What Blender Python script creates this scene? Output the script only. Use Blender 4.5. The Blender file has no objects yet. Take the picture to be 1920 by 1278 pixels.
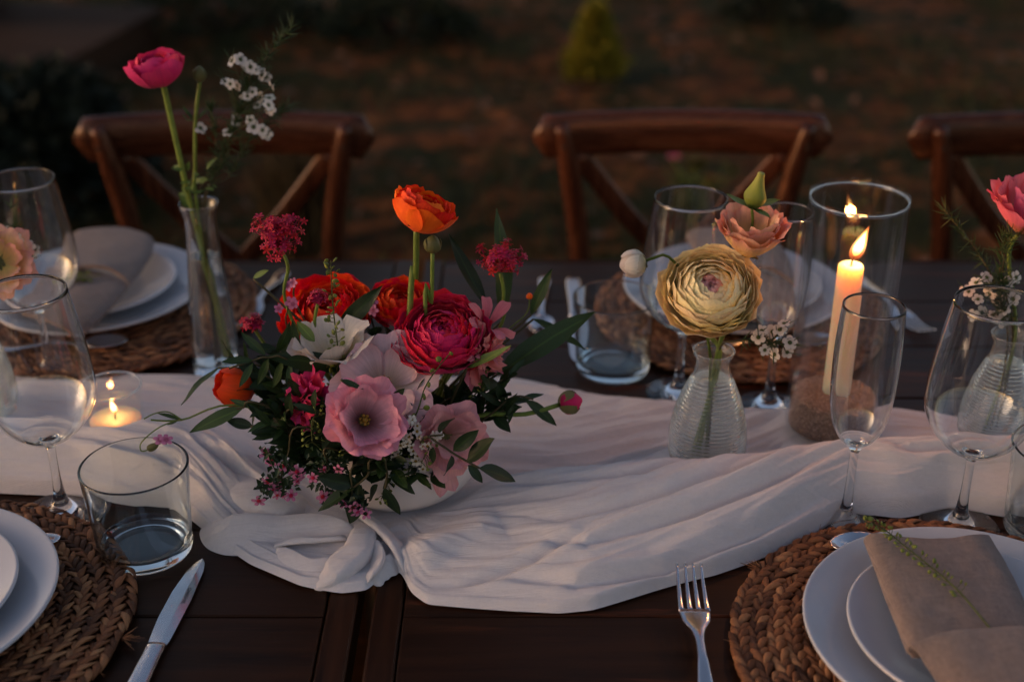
import bpy, math, random
import numpy as np
from mathutils import Vector, Matrix, Quaternion

S = bpy.context.scene
COL = S.collection
R = math.radians
rnd = random.Random(11)
PI = math.pi

# ------------------------------------------------------------------ camera
F_PX, PITCH, CAM_Z = 2450.0, R(26.7), 1.44
cam_d = bpy.data.cameras.new('camera')
cam = bpy.data.objects.new('camera', cam_d); COL.objects.link(cam)
cam.location = (0, 0, CAM_Z); cam.rotation_euler = (R(90) - PITCH, 0, 0)
cam_d.sensor_width = 36.0; cam_d.lens = F_PX * 36.0 / 1920.0
cam_d.clip_start = 0.05; cam_d.clip_end = 500
cam_d.dof.use_dof = True; cam_d.dof.focus_distance = 1.13; cam_d.dof.aperture_fstop = 3.0
S.camera = cam

# ------------------------------------------------------------------ world, sun, exposure
world = bpy.data.worlds.new('World'); S.world = world; world.use_nodes = True
wn = world.node_tree.nodes; wl = world.node_tree.links
SUN_EL, SUN_ROT = R(12.0), R(262)
bg = wn['Background']; bg.inputs['Strength'].default_value = 0.05
sky = wn.new('ShaderNodeTexSky'); sky.sky_type = 'NISHITA'; sky.sun_disc = False
sky.sun_elevation = SUN_EL; sky.sun_rotation = SUN_ROT; sky.air_density = 1.0; sky.dust_density = 1.5; sky.ozone_density = 1.0
tint = wn.new('ShaderNodeMix'); tint.data_type = 'RGBA'; tint.blend_type = 'MULTIPLY'; tint.inputs['Factor'].default_value = 1.0
tint.inputs['B'].default_value = (1.0, 0.835, 0.815, 1)
wl.new(sky.outputs['Color'], tint.inputs['A']); wl.new(tint.outputs['Result'], bg.inputs['Color'])
sun_d = bpy.data.lights.new('sun', 'SUN'); sun_d.energy = 0.09; sun_d.angle = R(25); sun_d.color = (1.0, 0.72, 0.55)
sun = bpy.data.objects.new('sun', sun_d); COL.objects.link(sun)
sd = Vector((math.sin(SUN_ROT) * math.cos(SUN_EL), math.cos(SUN_ROT) * math.cos(SUN_EL), math.sin(SUN_EL)))
sun.rotation_euler = sd.to_track_quat('Z', 'Y').to_euler(); sun.location = (0, 0, 5)
vs = S.view_settings; vs.view_transform = 'Standard'; vs.look = 'None'; vs.exposure = 2.04; vs.gamma = 1.0
cy = S.cycles
cy.max_bounces = 16; cy.transmission_bounces = 16; cy.transparent_max_bounces = 24; cy.glossy_bounces = 6; cy.diffuse_bounces = 4
cy.sample_clamp_indirect = 2.5; cy.blur_glossy = 0.4; cy.use_denoising = True
try: cy.denoiser = 'OPENIMAGEDENOISE'
except Exception: pass

# ------------------------------------------------------------------ photograph geometry -> places
_c, _s = math.cos(PITCH), math.sin(PITCH)
def _ray(px, py):
    a = (px - 960) / F_PX; b = (639 - py) / F_PX
    return a, _c + b * _s, -_s + b * _c
TZ = 0.75
def T(px, py, z=TZ):
    r = _ray(px, py); t = (z - CAM_Z) / r[2]
    return Vector((r[0] * t, r[1] * t, z))
def W(px, py, Y):
    r = _ray(px, py); t = Y / r[1]
    return Vector((r[0] * t, Y, CAM_Z + r[2] * t))
def proj(p):
    z = p[2] - CAM_Z; d = p[1] * _c - z * _s; u = p[1] * _s + z * _c
    return 960 + F_PX * p[0] / d, 639 - F_PX * u / d

# ------------------------------------------------------------------ object helpers
WM = {}
I4 = Matrix.Identity(4)
def put(name, data, parent=None, M=None, mat=None):
    o = bpy.data.objects.new(name, data); COL.objects.link(o)
    M = M if M is not None else I4
    if parent is not None:
        o.parent = parent; o.matrix_basis = WM[parent.name].inverted() @ M
    else:
        o.matrix_basis = M
    WM[o.name] = M.copy()
    if mat is not None and data is not None and len(data.materials) == 0: data.materials.append(mat)
    return o
def tag(o, label=None, cat=None, group=None, kind=None):
    if label: o['label'] = label
    if cat: o['category'] = cat
    if group: o['group'] = group
    if kind: o['kind'] = kind
    return o
def thing(name, label, cat, loc, group=None, rz=0):
    M = Matrix.Translation(Vector(loc)) @ Matrix.Rotation(rz, 4, 'Z')
    o = put(name, None, None, M); o.empty_display_size = 0.02
    return tag(o, label, cat, group)

def mesh(name, v, f, mats=(), smooth=True, mi=None, attr=None):
    m = bpy.data.meshes.new(name)
    m.from_pydata([tuple(p) for p in v], [], [tuple(x) for x in f])
    for k in mats: m.materials.append(k)
    if smooth: m.polygons.foreach_set('use_smooth', [True] * len(m.polygons))
    if mi is not None: m.polygons.foreach_set('material_index', mi)
    if attr:
        for an, vals in attr.items():
            a = m.attributes.new(an, 'FLOAT', 'POINT'); a.data.foreach_set('value', np.asarray(vals, dtype=np.float32))
    m.update(); return m

class MB:
    """collects pieces that stay one mesh"""
    def __init__(s): s.v = []; s.f = []; s.mi = []; s.a = []
    def add(s, v, f, mi=0, M=None, a=None):
        n = len(s.v)
        if M is not None: v = [M @ Vector(p) for p in v]
        s.v.extend(v); s.f.extend([tuple(i + n for i in q) for q in f]); s.mi.extend([mi] * len(f))
        if a is None: s.a.extend([0.5] * len(v))
        elif isinstance(a, (int, float)): s.a.extend([a] * len(v))
        else: s.a.extend(a)
    def mesh(s, name, mats=(), smooth=True):
        return mesh(name, s.v, s.f, mats, smooth, s.mi, {'t': s.a})

def gridf(nr, nc, wrap=False):
    f = []
    for i in range(nr - 1):
        for j in range(nc if wrap else nc - 1):
            k = (j + 1) % nc
            f.append((i * nc + j, i * nc + k, (i + 1) * nc + k, (i + 1) * nc + j))
    return f
def lathe(prof, seg=48, fl=None):
    """prof: (r,z) list; ends at r==0 close to a point"""
    v = []; f = []; rows = []
    for (r, z) in prof:
        if r < 1e-7:
            rows.append([len(v)]); v.append((0, 0, z))
        else:
            row = []
            for k in range(seg):
                a = 2 * PI * k / seg; rr = r if fl is None else fl(r, z, a)
                row.append(len(v)); v.append((rr * math.cos(a), rr * math.sin(a), z))
            rows.append(row)
    for a, b in zip(rows, rows[1:]):
        if len(a) == 1 and len(b) == 1: continue
        for k in range(seg):
            j = (k + 1) % seg
            if len(a) == 1: f.append((a[0], b[j], b[k]))
            elif len(b) == 1: f.append((a[k], a[j], b[0]))
            else: f.append((a[k], a[j], b[j], b[k]))
    return v, f
def sup(prof, d=.0007):
    """extra loops close to both ends of long profile segments, so that smooth shading stays true"""
    out = [prof[0]]
    for a, b in zip(prof, prof[1:]):
        L = math.hypot(b[0] - a[0], b[1] - a[1])
        if L > 5 * d:
            for t in (d / L, .5, 1 - d / L): out.append((a[0] + (b[0] - a[0]) * t, a[1] + (b[1] - a[1]) * t))
        out.append(b)
    return out
def smooth_prof(pts, n=40):
    """Catmull-Rom through (r,z) points"""
    p = [Vector(q) for q in pts]; out = []
    m = len(p) - 1; per = max(2, n // m)
    for i in range(m):
        a, b, c, d = p[max(i - 1, 0)], p[i], p[i + 1], p[min(i + 2, m)]
        for k in range(per):
            t = k / per
            out.append(0.5 * ((2 * b) + (c - a) * t + (2 * a - 5 * b + 4 * c - d) * t * t + (3 * b - a - 3 * c + d) * t ** 3))
    out.append(p[-1]); return out
def path(pts, n=24): return smooth_prof([tuple(q) for q in pts], n)
def tube(pts, rad, seg=8, cap=True):
    pts = [Vector(p) for p in pts]; n = len(pts)
    rads = rad if isinstance(rad, (list, tuple)) else [rad] * n
    if len(rads) != n: rads = list(np.interp(np.linspace(0, 1, n), np.linspace(0, 1, len(rads)), rads))
    v = []; t0 = (pts[1] - pts[0]).normalized()
    ref = Vector((0, 0, 1)) if abs(t0.z) < 0.9 else Vector((1, 0, 0))
    nrm = t0.cross(ref).normalized()
    for i, p in enumerate(pts):
        t = (pts[min(i + 1, n - 1)] - pts[max(i - 1, 0)]).normalized()
        nrm = (nrm - t * nrm.dot(t)).normalized(); b = t.cross(nrm)
        for k in range(seg):
            a = 2 * PI * k / seg; v.append(p + (nrm * math.cos(a) + b * math.sin(a)) * rads[i])
    f = gridf(n, seg, True)
    f = [(q[0], q[1], q[2], q[3]) for q in f]
    if cap:
        f.append(tuple(range(seg - 1, -1, -1))); f.append(tuple(range((n - 1) * seg, n * seg)))
    return v, f
def loft(path_pts, half, up=Vector((0, 0, 1)), seg=12, power=2.6):
    """superellipse sections (half width, half thickness) along a path"""
    P = [Vector(p) for p in path_pts]; n = len(P); v = []
    for i, p in enumerate(P):
        t = (P[min(i + 1, n - 1)] - P[max(i - 1, 0)]).normalized()
        s = t.cross(up).normalized(); u = s.cross(t)
        w, h = half[i]
        for k in range(seg):
            a = 2 * PI * k / seg; ca, sa = math.cos(a), math.sin(a)
            v.append(p + s * (w * math.copysign(abs(ca) ** (2 / power), ca)) + u * (h * math.copysign(abs(sa) ** (2 / power), sa)))
    f = gridf(n, seg, True); f.append(tuple(range(seg - 1, -1, -1))); f.append(tuple(range((n - 1) * seg, n * seg)))
    return v, f
def box(x0, x1, y0, y1, z0, z1, b=0.002):
    """box with chamfered edges along its top and sides"""
    v = []; f = []
    for z, i in ((z0, 0), (z1 - b, 0), (z1, b)):
        v += [(x0 + i, y0 + i, z), (x1 - i, y0 + i, z), (x1 - i, y1 - i, z), (x0 + i, y1 - i, z)]
    f.append((3, 2, 1, 0)); f.append((8, 9, 10, 11))
    for L in (0, 4):
        for k in range(4): j = (k + 1) % 4; f.append((L + k, L + j, L + 4 + j, L + 4 + k))
    return v, f
def aim(loc, axis, spin=0.0, sc=1.0):
    q = Vector(axis).normalized().to_track_quat('Z', 'Y')
    m = Matrix.Translation(Vector(loc)) @ q.to_matrix().to_4x4() @ Matrix.Rotation(spin, 4, 'Z')
    return m @ Matrix.Diagonal((sc, sc, sc, 1))
def frame(loc, ydir, zdir, sc=1.0):
    """+Y along ydir, +Z near zdir"""
    y = Vector(ydir).normalized(); z = Vector(zdir); z = (z - y * z.dot(y))
    if z.length < 1e-5: z = Vector((1, 0, 0)) - y * y.x
    z.normalize(); x = y.cross(z)
    m = Matrix(((x.x, y.x, z.x, 0), (x.y, y.y, z.y, 0), (x.z, y.z, z.z, 0), (0, 0, 0, 1)))
    return Matrix.Translation(Vector(loc)) @ m @ Matrix.Diagonal((sc, sc, sc, 1))

# value noise in numpy
_rs = np.random.RandomState(5); _lat = _rs.rand(256, 256)
def vnoise(x, y):
    x = np.asarray(x, float); y = np.asarray(y, float)
    xi = np.floor(x).astype(int); yi = np.floor(y).astype(int); fx = x - xi; fy = y - yi
    fx = fx * fx * (3 - 2 * fx); fy = fy * fy * (3 - 2 * fy)
    g = lambda a, b: _lat[a % 256, b % 256]
    return (g(xi, yi) * (1 - fx) + g(xi + 1, yi) * fx) * (1 - fy) + (g(xi, yi + 1) * (1 - fx) + g(xi + 1, yi + 1) * fx) * fy

# ------------------------------------------------------------------ materials
def nmat(name):
    m = bpy.data.materials.new(name); m.use_nodes = True
    nt = m.node_tree; return m, nt.nodes, nt.links, nt.nodes['Principled BSDF']
def nz(n, scale, detail=3, rough=0.6, dist=0.0):
    t = n.new('ShaderNodeTexNoise'); t.inputs['Scale'].default_value = scale; t.inputs['Detail'].default_value = detail
    t.inputs['Roughness'].default_value = rough; t.inputs['Distortion'].default_value = dist; return t
def ramp(n, stops):
    r = n.new('ShaderNodeValToRGB'); e = r.color_ramp.elements
    e[0].position, e[0].color = stops[0][0], (*stops[0][1], 1)
    e[1].position, e[1].color = stops[-1][0], (*stops[-1][1], 1)
    for p, c in stops[1:-1]: k = e.new(p); k.color = (*c, 1)
    return r
def coords(n, l, out='Object', scale=(1, 1, 1)):
    tc = n.new('ShaderNodeTexCoord'); mp = n.new('ShaderNodeMapping'); mp.inputs['Scale'].default_value = scale
    l.new(tc.outputs[out], mp.inputs['Vector']); return mp.outputs['Vector']
def bump(n, l, b, src, strength, dist=0.001):
    k = n.new('ShaderNodeBump'); k.inputs['Strength'].default_value = strength; k.inputs['Distance'].default_value = dist
    l.new(src, k.inputs['Height']); l.new(k.outputs['Normal'], b.inputs['Normal']); return k
def mathn(n, l, op, a, b=None):
    k = n.new('ShaderNodeMath'); k.operation = op
    for i, q in enumerate((a, b)):
        if q is None: continue
        if isinstance(q, (int, float)): k.inputs[i].default_value = q
        else: l.new(q, k.inputs[i])
    return k.outputs[0]

def mat_wood(name, a, b, scale, rough=(0.38, 0.6), bumpv=0.25, worn=None, spec=0.5):
    m, n, l, P = nmat(name)
    tc = n.new('ShaderNodeTexCoord'); oi = n.new('ShaderNodeObjectInfo')
    off = n.new('ShaderNodeVectorMath'); off.operation = 'SCALE'; off.inputs['Scale'].default_value = 7.0
    cmb = n.new('ShaderNodeCombineXYZ')
    for k in range(3): l.new(oi.outputs['Random'], cmb.inputs[k])
    l.new(cmb.outputs[0], off.inputs[0])
    add = n.new('ShaderNodeVectorMath'); l.new(tc.outputs['Object'], add.inputs[0]); l.new(off.outputs[0], add.inputs[1])
    mp = n.new('ShaderNodeMapping'); mp.inputs['Scale'].default_value = scale; l.new(add.outputs[0], mp.inputs['Vector'])
    g = nz(n, 1.0, 6, 0.65, 0.4); l.new(mp.outputs[0], g.inputs['Vector'])
    r = ramp(n, [(0.3, a), (0.7, b)]); l.new(g.outputs['Fac'], r.inputs['Fac'])
    # board to board difference
    hv = n.new('ShaderNodeHueSaturation'); l.new(r.outputs['Color'], hv.inputs['Color'])
    l.new(mathn(n, l, 'ADD', mathn(n, l, 'MULTIPLY', oi.outputs['Random'], 0.5), 0.75), hv.inputs['Value'])
    colo = hv.outputs['Color']
    if worn:
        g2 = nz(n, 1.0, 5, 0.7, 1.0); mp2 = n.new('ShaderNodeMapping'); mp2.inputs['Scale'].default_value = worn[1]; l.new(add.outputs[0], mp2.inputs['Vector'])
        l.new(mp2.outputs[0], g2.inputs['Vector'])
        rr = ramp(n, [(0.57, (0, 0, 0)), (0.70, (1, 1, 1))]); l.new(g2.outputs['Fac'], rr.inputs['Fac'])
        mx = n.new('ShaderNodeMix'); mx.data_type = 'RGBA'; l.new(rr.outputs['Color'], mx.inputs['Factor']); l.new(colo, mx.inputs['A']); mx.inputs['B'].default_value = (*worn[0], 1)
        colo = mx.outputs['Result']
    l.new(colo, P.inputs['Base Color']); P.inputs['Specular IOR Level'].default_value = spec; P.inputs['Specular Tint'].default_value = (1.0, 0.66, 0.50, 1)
    rg = n.new('ShaderNodeMapRange'); rg.inputs['To Min'].default_value = rough[0]; rg.inputs['To Max'].default_value = rough[1]
    l.new(g.outputs['Fac'], rg.inputs['Value']); l.new(rg.outputs[0], P.inputs['Roughness'])
    bump(n, l, P, g.outputs['Fac'], bumpv, 0.0015); return m

def mat_petal(name, base, tip, edge=None, trans=0.18, rough=0.55, vary=0.12, mid=0.55):
    m, n, l, P = nmat(name)
    at = n.new('ShaderNodeAttribute'); at.attribute_name = 't'
    st = [(0.0, base), (mid, tip)] if edge is None else [(0.0, base), (mid, tip), (0.97, edge)]
    r = ramp(n, st); l.new(at.outputs['Fac'], r.inputs['Fac'])
    oi = n.new('ShaderNodeObjectInfo'); au = n.new('ShaderNodeAttribute'); au.attribute_name = 'u'; cb = n.new('ShaderNodeCombineXYZ')
    l.new(mathn(n, l, 'MULTIPLY', au.outputs['Fac'], 11.0), cb.inputs[0]); l.new(mathn(n, l, 'MULTIPLY', at.outputs['Fac'], 1.3), cb.inputs[1]); l.new(mathn(n, l, 'MULTIPLY', oi.outputs['Random'], 40.0), cb.inputs[2])
    g = nz(n, 1.0, 4, 0.6, 0.3); l.new(cb.outputs[0], g.inputs['Vector'])
    hv = n.new('ShaderNodeHueSaturation'); l.new(r.outputs['Color'], hv.inputs['Color'])
    l.new(mathn(n, l, 'ADD', mathn(n, l, 'MULTIPLY', oi.outputs['Random'], 0.03), 0.485), hv.inputs['Hue'])
    v = mathn(n, l, 'ADD', mathn(n, l, 'MULTIPLY', oi.outputs['Random'], vary * 2), 1 - vary)
    v = mathn(n, l, 'MULTIPLY', v, mathn(n, l, 'ADD', mathn(n, l, 'MULTIPLY', g.outputs['Fac'], 0.5), 0.75))
    l.new(v, hv.inputs['Value'])
    l.new(hv.outputs['Color'], P.inputs['Base Color']); P.inputs['Roughness'].default_value = rough; P.inputs['Specular IOR Level'].default_value = 0.25
    P.inputs['Sheen Weight'].default_value = 0.05
    bump(n, l, P, g.outputs['Fac'], 0.45, 0.0012)
    tr = n.new('ShaderNodeBsdfTranslucent'); l.new(hv.outputs['Color'], tr.inputs['Color'])
    mx = n.new('ShaderNodeMixShader'); mx.inputs[0].default_value = trans
    l.new(P.outputs[0], mx.inputs[1]); l.new(tr.outputs[0], mx.inputs[2]); l.new(mx.outputs[0], n['Material Output'].inputs['Surface'])
    return m
def mat_leaf(name, a, b, trans=0.15, rough=0.5, nscale=90):
    m, n, l, P = nmat(name)
    oi = n.new('ShaderNodeObjectInfo'); at = n.new('ShaderNodeAttribute'); at.attribute_name = 't'
    g = nz(n, nscale, 3); l.new(coords(n, l), g.inputs['Vector'])
    fac = mathn(n, l, 'ADD', mathn(n, l, 'MULTIPLY', oi.outputs['Random'], 0.5), mathn(n, l, 'MULTIPLY', g.outputs['Fac'], 0.5))
    r = ramp(n, [(0.2, a), (0.8, b)]); l.new(fac, r.inputs['Fac'])
    # paler midrib: attribute t runs 0 (midrib) .. 1 (margin)
    mr = ramp(n, [(0.0, (1.9, 1.9, 1.5)), (0.14, (1, 1, 1))]); l.new(at.outputs['Fac'], mr.inputs['Fac'])
    mx = n.new('ShaderNodeMix'); mx.data_type = 'RGBA'; mx.blend_type = 'MULTIPLY'; mx.inputs['Factor'].default_value = 1
    l.new(r.outputs['Color'], mx.inputs['A']); l.new(mr.outputs['Color'], mx.inputs['B'])
    l.new(mx.outputs['Result'], P.inputs['Base Color']); P.inputs['Roughness'].default_value = rough; P.inputs['Specular IOR Level'].default_value = 0.35
    tr = n.new('ShaderNodeBsdfTranslucent'); l.new(mx.outputs['Result'], tr.inputs['Color'])
    ms = n.new('ShaderNodeMixShader'); ms.inputs[0].default_value = trans
    l.new(P.outputs[0], ms.inputs[1]); l.new(tr.outputs[0], ms.inputs[2]); l.new(ms.outputs[0], n['Material Output'].inputs['Surface'])
    return m
def mat_plain(name, c, rough=0.5, metal=0.0, noise=None, spec=0.5, bumpv=0.0, sss=None):
    m, n, l, P = nmat(name)
    P.inputs['Base Color'].default_value = (*c, 1); P.inputs['Roughness'].default_value = rough; P.inputs['Metallic'].default_value = metal
    P.inputs['Specular IOR Level'].default_value = spec; P.inputs['Specular Tint'].default_value = (1.0, 0.66, 0.50, 1)
    if noise:
        g = nz(n, noise[0], 4); l.new(coords(n, l), g.inputs['Vector'])
        r = ramp(n, [(0.3, tuple(x * (1 - noise[1]) for x in c)), (0.7, tuple(min(1, x * (1 + noise[1])) for x in c))])
        l.new(g.outputs['Fac'], r.inputs['Fac']); l.new(r.outputs['Color'], P.inputs['Base Color'])
        if bumpv: bump(n, l, P, g.outputs['Fac'], bumpv, 0.001)
    if sss:
        P.inputs['Subsurface Weight'].default_value = sss[0]; P.inputs['Subsurface Radius'].default_value = sss[1]; P.inputs['Subsurface Scale'].default_value = sss[2]
    return m
def mat_glass(name, col=(1, 1, 1), rough=0.0, ior=1.48, milk=0.0):
    m, n, l, P = nmat(name); n.remove(P)
    g = n.new('ShaderNodeBsdfGlass'); g.inputs['Color'].default_value = (*col, 1); g.inputs['Roughness'].default_value = rough; g.inputs['IOR'].default_value = ior
    out = g.outputs[0]
    if milk:
        d = n.new('ShaderNodeBsdfTranslucent'); d.inputs['Color'].default_value = (0.8, 0.84, 0.8, 1)
        d2 = n.new('ShaderNodeBsdfDiffuse'); d2.inputs['Color'].default_value = (0.8, 0.84, 0.8, 1)
        ad = n.new('ShaderNodeMixShader'); l.new(d.outputs[0], ad.inputs[1]); l.new(d2.outputs[0], ad.inputs[2])
        mx = n.new('ShaderNodeMixShader'); mx.inputs[0].default_value = milk; l.new(out, mx.inputs[1]); l.new(ad.outputs[0], mx.inputs[2]); out = mx.outputs[0]
    l.new(out, n['Material Output'].inputs['Surface']); return m
def mat_thin_glass(name, col=(0.97, 0.98, 0.98)):
    """thin-walled glass: straight-through transmission with Fresnel mirror"""
    m, n, l, P = nmat(name); n.remove(P)
    t = n.new('ShaderNodeBsdfTransparent'); t.inputs['Color'].default_value = (*col, 1)
    g = n.new('ShaderNodeBsdfGlossy'); g.inputs['Roughness'].default_value = 0.02; g.inputs['Color'].default_value = (1, 1, 1, 1)
    fr = n.new('ShaderNodeFresnel'); ge = n.new('ShaderNodeNewGeometry')
    l.new(mathn(n, l, 'ADD', mathn(n, l, 'MULTIPLY', ge.outputs['Backfacing'], 1 / 1.5 - 1.5), 1.5), fr.inputs['IOR'])
    mx = n.new('ShaderNodeMixShader'); l.new(fr.outputs[0], mx.inputs[0]); l.new(t.outputs[0], mx.inputs[1]); l.new(g.outputs[0], mx.inputs[2])
    l.new(mx.outputs[0], n['Material Output'].inputs['Surface']); return m
def mat_fabric(name, c, freq, bumpv, slub=0.12, sheen=0.2, crinkle=False):
    m, n, l, P = nmat(name)
    vec = coords(n, l)
    w1 = n.new('ShaderNodeTexWave'); w1.wave_type = 'BANDS'; w1.bands_direction = 'X'; w1.inputs['Scale'].default_value = freq; w1.inputs['Distortion'].default_value = 1.6; w1.inputs['Detail Scale'].default_value = 2.5
    w2 = n.new('ShaderNodeTexWave'); w2.wave_type = 'BANDS'; w2.bands_direction = 'Y'; w2.inputs['Scale'].default_value = freq; w2.inputs['Distortion'].default_value = 1.6; w2.inputs['Detail Scale'].default_value = 2.5
    l.new(vec, w1.inputs['Vector']); l.new(vec, w2.inputs['Vector'])
    g = nz(n, 330, 4, 0.8); l.new(coords(n, l, 'Object', (1, 0.25, 1)), g.inputs['Vector'])
    g2 = nz(n, 330, 4, 0.8); l.new(coords(n, l, 'Object', (0.25, 1, 1)), g2.inputs['Vector'])
    weave = mathn(n, l, 'ADD', mathn(n, l, 'MULTIPLY', w1.outputs['Fac'], w2.outputs['Fac']), mathn(n, l, 'ADD', g.outputs['Fac'], g2.outputs['Fac']))
    r = ramp(n, [(0.40, tuple(x * (1 - slub) for x in c)), (0.66, tuple(min(1, x * (1 + slub)) for x in c))])
    l.new(mathn(n, l, 'MULTIPLY', weave, 0.45), r.inputs['Fac']); l.new(r.outputs['Color'], P.inputs['Base Color'])
    P.inputs['Roughness'].default_value = 0.9; P.inputs['Specular IOR Level'].default_value = 0.1; P.inputs['Sheen Weight'].default_value = sheen
    if crinkle:
        cr = nz(n, 1.0, 4, 0.6, 0.6); l.new(coords(n, l, 'Object', (7, 130, 40)), cr.inputs['Vector'])
        bump(n, l, P, mathn(n, l, 'ADD', mathn(n, l, 'MULTIPLY', weave, 0.16), cr.outputs['Fac']), bumpv, 0.006)
        tr = n.new('ShaderNodeBsdfTranslucent'); l.new(r.outputs['Color'], tr.inputs['Color']); ms = n.new('ShaderNodeMixShader'); ms.inputs[0].default_value = 0.08
        l.new(P.outputs[0], ms.inputs[1]); l.new(tr.outputs[0], ms.inputs[2]); l.new(ms.outputs[0], n['Material Output'].inputs['Surface'])
    else: bump(n, l, P, weave, bumpv, 0.0006)
    return m

M = {}
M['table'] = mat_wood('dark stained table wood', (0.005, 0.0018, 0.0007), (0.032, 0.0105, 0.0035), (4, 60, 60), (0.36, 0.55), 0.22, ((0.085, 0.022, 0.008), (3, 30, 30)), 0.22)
M['chair'] = mat_wood('brown bentwood', (0.024, 0.006, 0.0028), (0.095, 0.027, 0.011), (8, 90, 90), (0.2, 0.34), 0.06, ((0.13, 0.045, 0.018), (5, 30, 30)))
M['chair_v'] = mat_wood('brown bentwood upright', (0.024, 0.006, 0.0028), (0.095, 0.027, 0.011), (90, 90, 8), (0.2, 0.34), 0.06, ((0.13, 0.045, 0.018), (30, 30, 5)))
M['deck'] = mat_wood('weathered plank', (0.022, 0.011, 0.006), (0.045, 0.022, 0.012), (3, 30, 30), (0.75, 0.9), 0.3, None, 0.15)
M['linen'] = mat_fabric('flax linen', (0.215, 0.147, 0.120), 420, 0.9, 0.42, 0.3)
M['gauze'] = mat_fabric('off white gauze', (0.85, 0.785, 0.765), 520, 0.7, 0.06, 0.25, True)
M['plate'] = mat_plain('white stoneware', (0.47, 0.47, 0.49), 0.16, 0, (18, 0.03))
M['bowl'] = mat_plain('matt white ceramic', (0.74, 0.66, 0.62), 0.42, 0, (30, 0.04), 0.4, 0.03)
M['steel'] = mat_plain('polished steel', (0.62, 0.62, 0.64), 0.14, 1.0, (60, 0.06))
M['engrave'] = mat_plain('engraving', (0.05, 0.05, 0.055), 0.5)
M['glass'] = mat_glass('clear glass', (0.985, 0.99, 0.99))
M['tumbler'] = mat_glass('greenish tumbler glass', (0.965, 0.99, 0.99))
M['ribbed'] = mat_glass('milky ribbed glass', (0.98, 0.99, 0.985), 0.0, 1.45, 0.07)
M['water'] = mat_glass('vase water', (0.97, 0.98, 0.96), 0.0, 1.33)
M['thin'] = mat_thin_glass('candle glass')
M['wax'] = mat_plain('ivory wax', (0.95, 0.57, 0.43), 0.45, 0, None, 0.4, 0, (1.0, (1.0, 0.36, 0.17), 0.11))
M['wick'] = mat_plain('burnt wick', (0.01, 0.008, 0.007), 0.9)
def mat_sand():
    m, n, l, P = nmat('brown sand')
    v = coords(n, l); a = n.new('ShaderNodeTexVoronoi'); a.inputs['Scale'].default_value = 480; l.new(v, a.inputs['Vector'])
    g = nz(n, 60, 4); l.new(v, g.inputs['Vector'])
    r = ramp(n, [(0.1, (0.085, 0.042, 0.025)), (0.5, (0.22, 0.13, 0.08)), (0.95, (0.45, 0.31, 0.22))])
    l.new(mathn(n, l, 'ADD', mathn(n, l, 'MULTIPLY', a.outputs['Color'], 0.6), mathn(n, l, 'MULTIPLY', g.outputs['Fac'], 0.4)), r.inputs['Fac'])
    l.new(r.outputs['Color'], P.inputs['Base Color']); P.inputs['Roughness'].default_value = 0.9
    bump(n, l, P, a.outputs['Distance'], 0.8, 0.002); return m
M['sand'] = mat_sand()
def mat_flame(nm, st, gr):
    m, n, l, P = nmat(nm); n.remove(P)
    at = n.new('ShaderNodeAttribute'); at.attribute_name = 't'
    r = ramp(n, [(0.0, (0.5, 0.08, 0.01)), (0.16, (1.0, 0.30 * gr, 0.03)), (0.4, (1.0, 0.66 * gr, 0.22 * gr)), (0.75, (1.0, 0.56 * gr, 0.13 * gr)), (1.0, (1.0, 0.32 * gr, 0.04))])
    s = ramp(n, [(0.0, (0.06, 0.06, 0.06)), (0.2, (0.35, 0.35, 0.35)), (0.45, (1, 1, 1)), (0.85, (0.75, 0.75, 0.75)), (1.0, (0.25, 0.25, 0.25))])
    l.new(at.outputs['Fac'], r.inputs['Fac']); l.new(at.outputs['Fac'], s.inputs['Fac'])
    e = n.new('ShaderNodeEmission'); l.new(r.outputs['Color'], e.inputs['Color'])
    l.new(mathn(n, l, 'MULTIPLY', s.outputs['Color'], st), e.inputs['Strength'])
    tr = n.new('ShaderNodeBsdfTransparent'); ad = n.new('ShaderNodeAddShader'); l.new(e.outputs[0], ad.inputs[0]); l.new(tr.outputs[0], ad.inputs[1])
    l.new(ad.outputs[0], n['Material Output'].inputs['Surface']); return m
M['flame'] = mat_flame('candle flame', 0.42, .55); M['flame_core'] = mat_flame('candle flame core', 1.5, 1.0)
def mat_straw():
    m, n, l, P = nmat('dried water hyacinth')
    oi = n.new('ShaderNodeObjectInfo'); at = n.new('ShaderNodeAttribute'); at.attribute_name = 't'
    k = mathn(n, l, 'FRACT', mathn(n, l, 'ADD', oi.outputs['Random'], at.outputs['Fac']))
    g = nz(n, 1.0, 5, 0.7); l.new(coords(n, l, 'Object', (900, 90, 900)), g.inputs['Vector'])
    r = ramp(n, [(0.12, (0.035, 0.012, 0.005)), (0.38, (0.15, 0.055, 0.02)), (0.62, (0.26, 0.095, 0.034)), (0.85, (0.42, 0.20, 0.085))])
    l.new(mathn(n, l, 'ADD', mathn(n, l, 'MULTIPLY', k, 0.62), mathn(n, l, 'MULTIPLY', g.outputs['Fac'], 0.4)), r.inputs['Fac'])
    l.new(r.outputs['Color'], P.inputs['Base Color']); P.inputs['Roughness'].default_value = 0.62; P.inputs['Specular IOR Level'].default_value = 0.35
    bump(n, l, P, g.outputs['Fac'], 0.9, 0.0016); return m
M['straw'] = mat_straw()
M['straw_dark'] = mat_plain('mat backing fibre', (0.035, 0.016, 0.009), 0.9)
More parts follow.
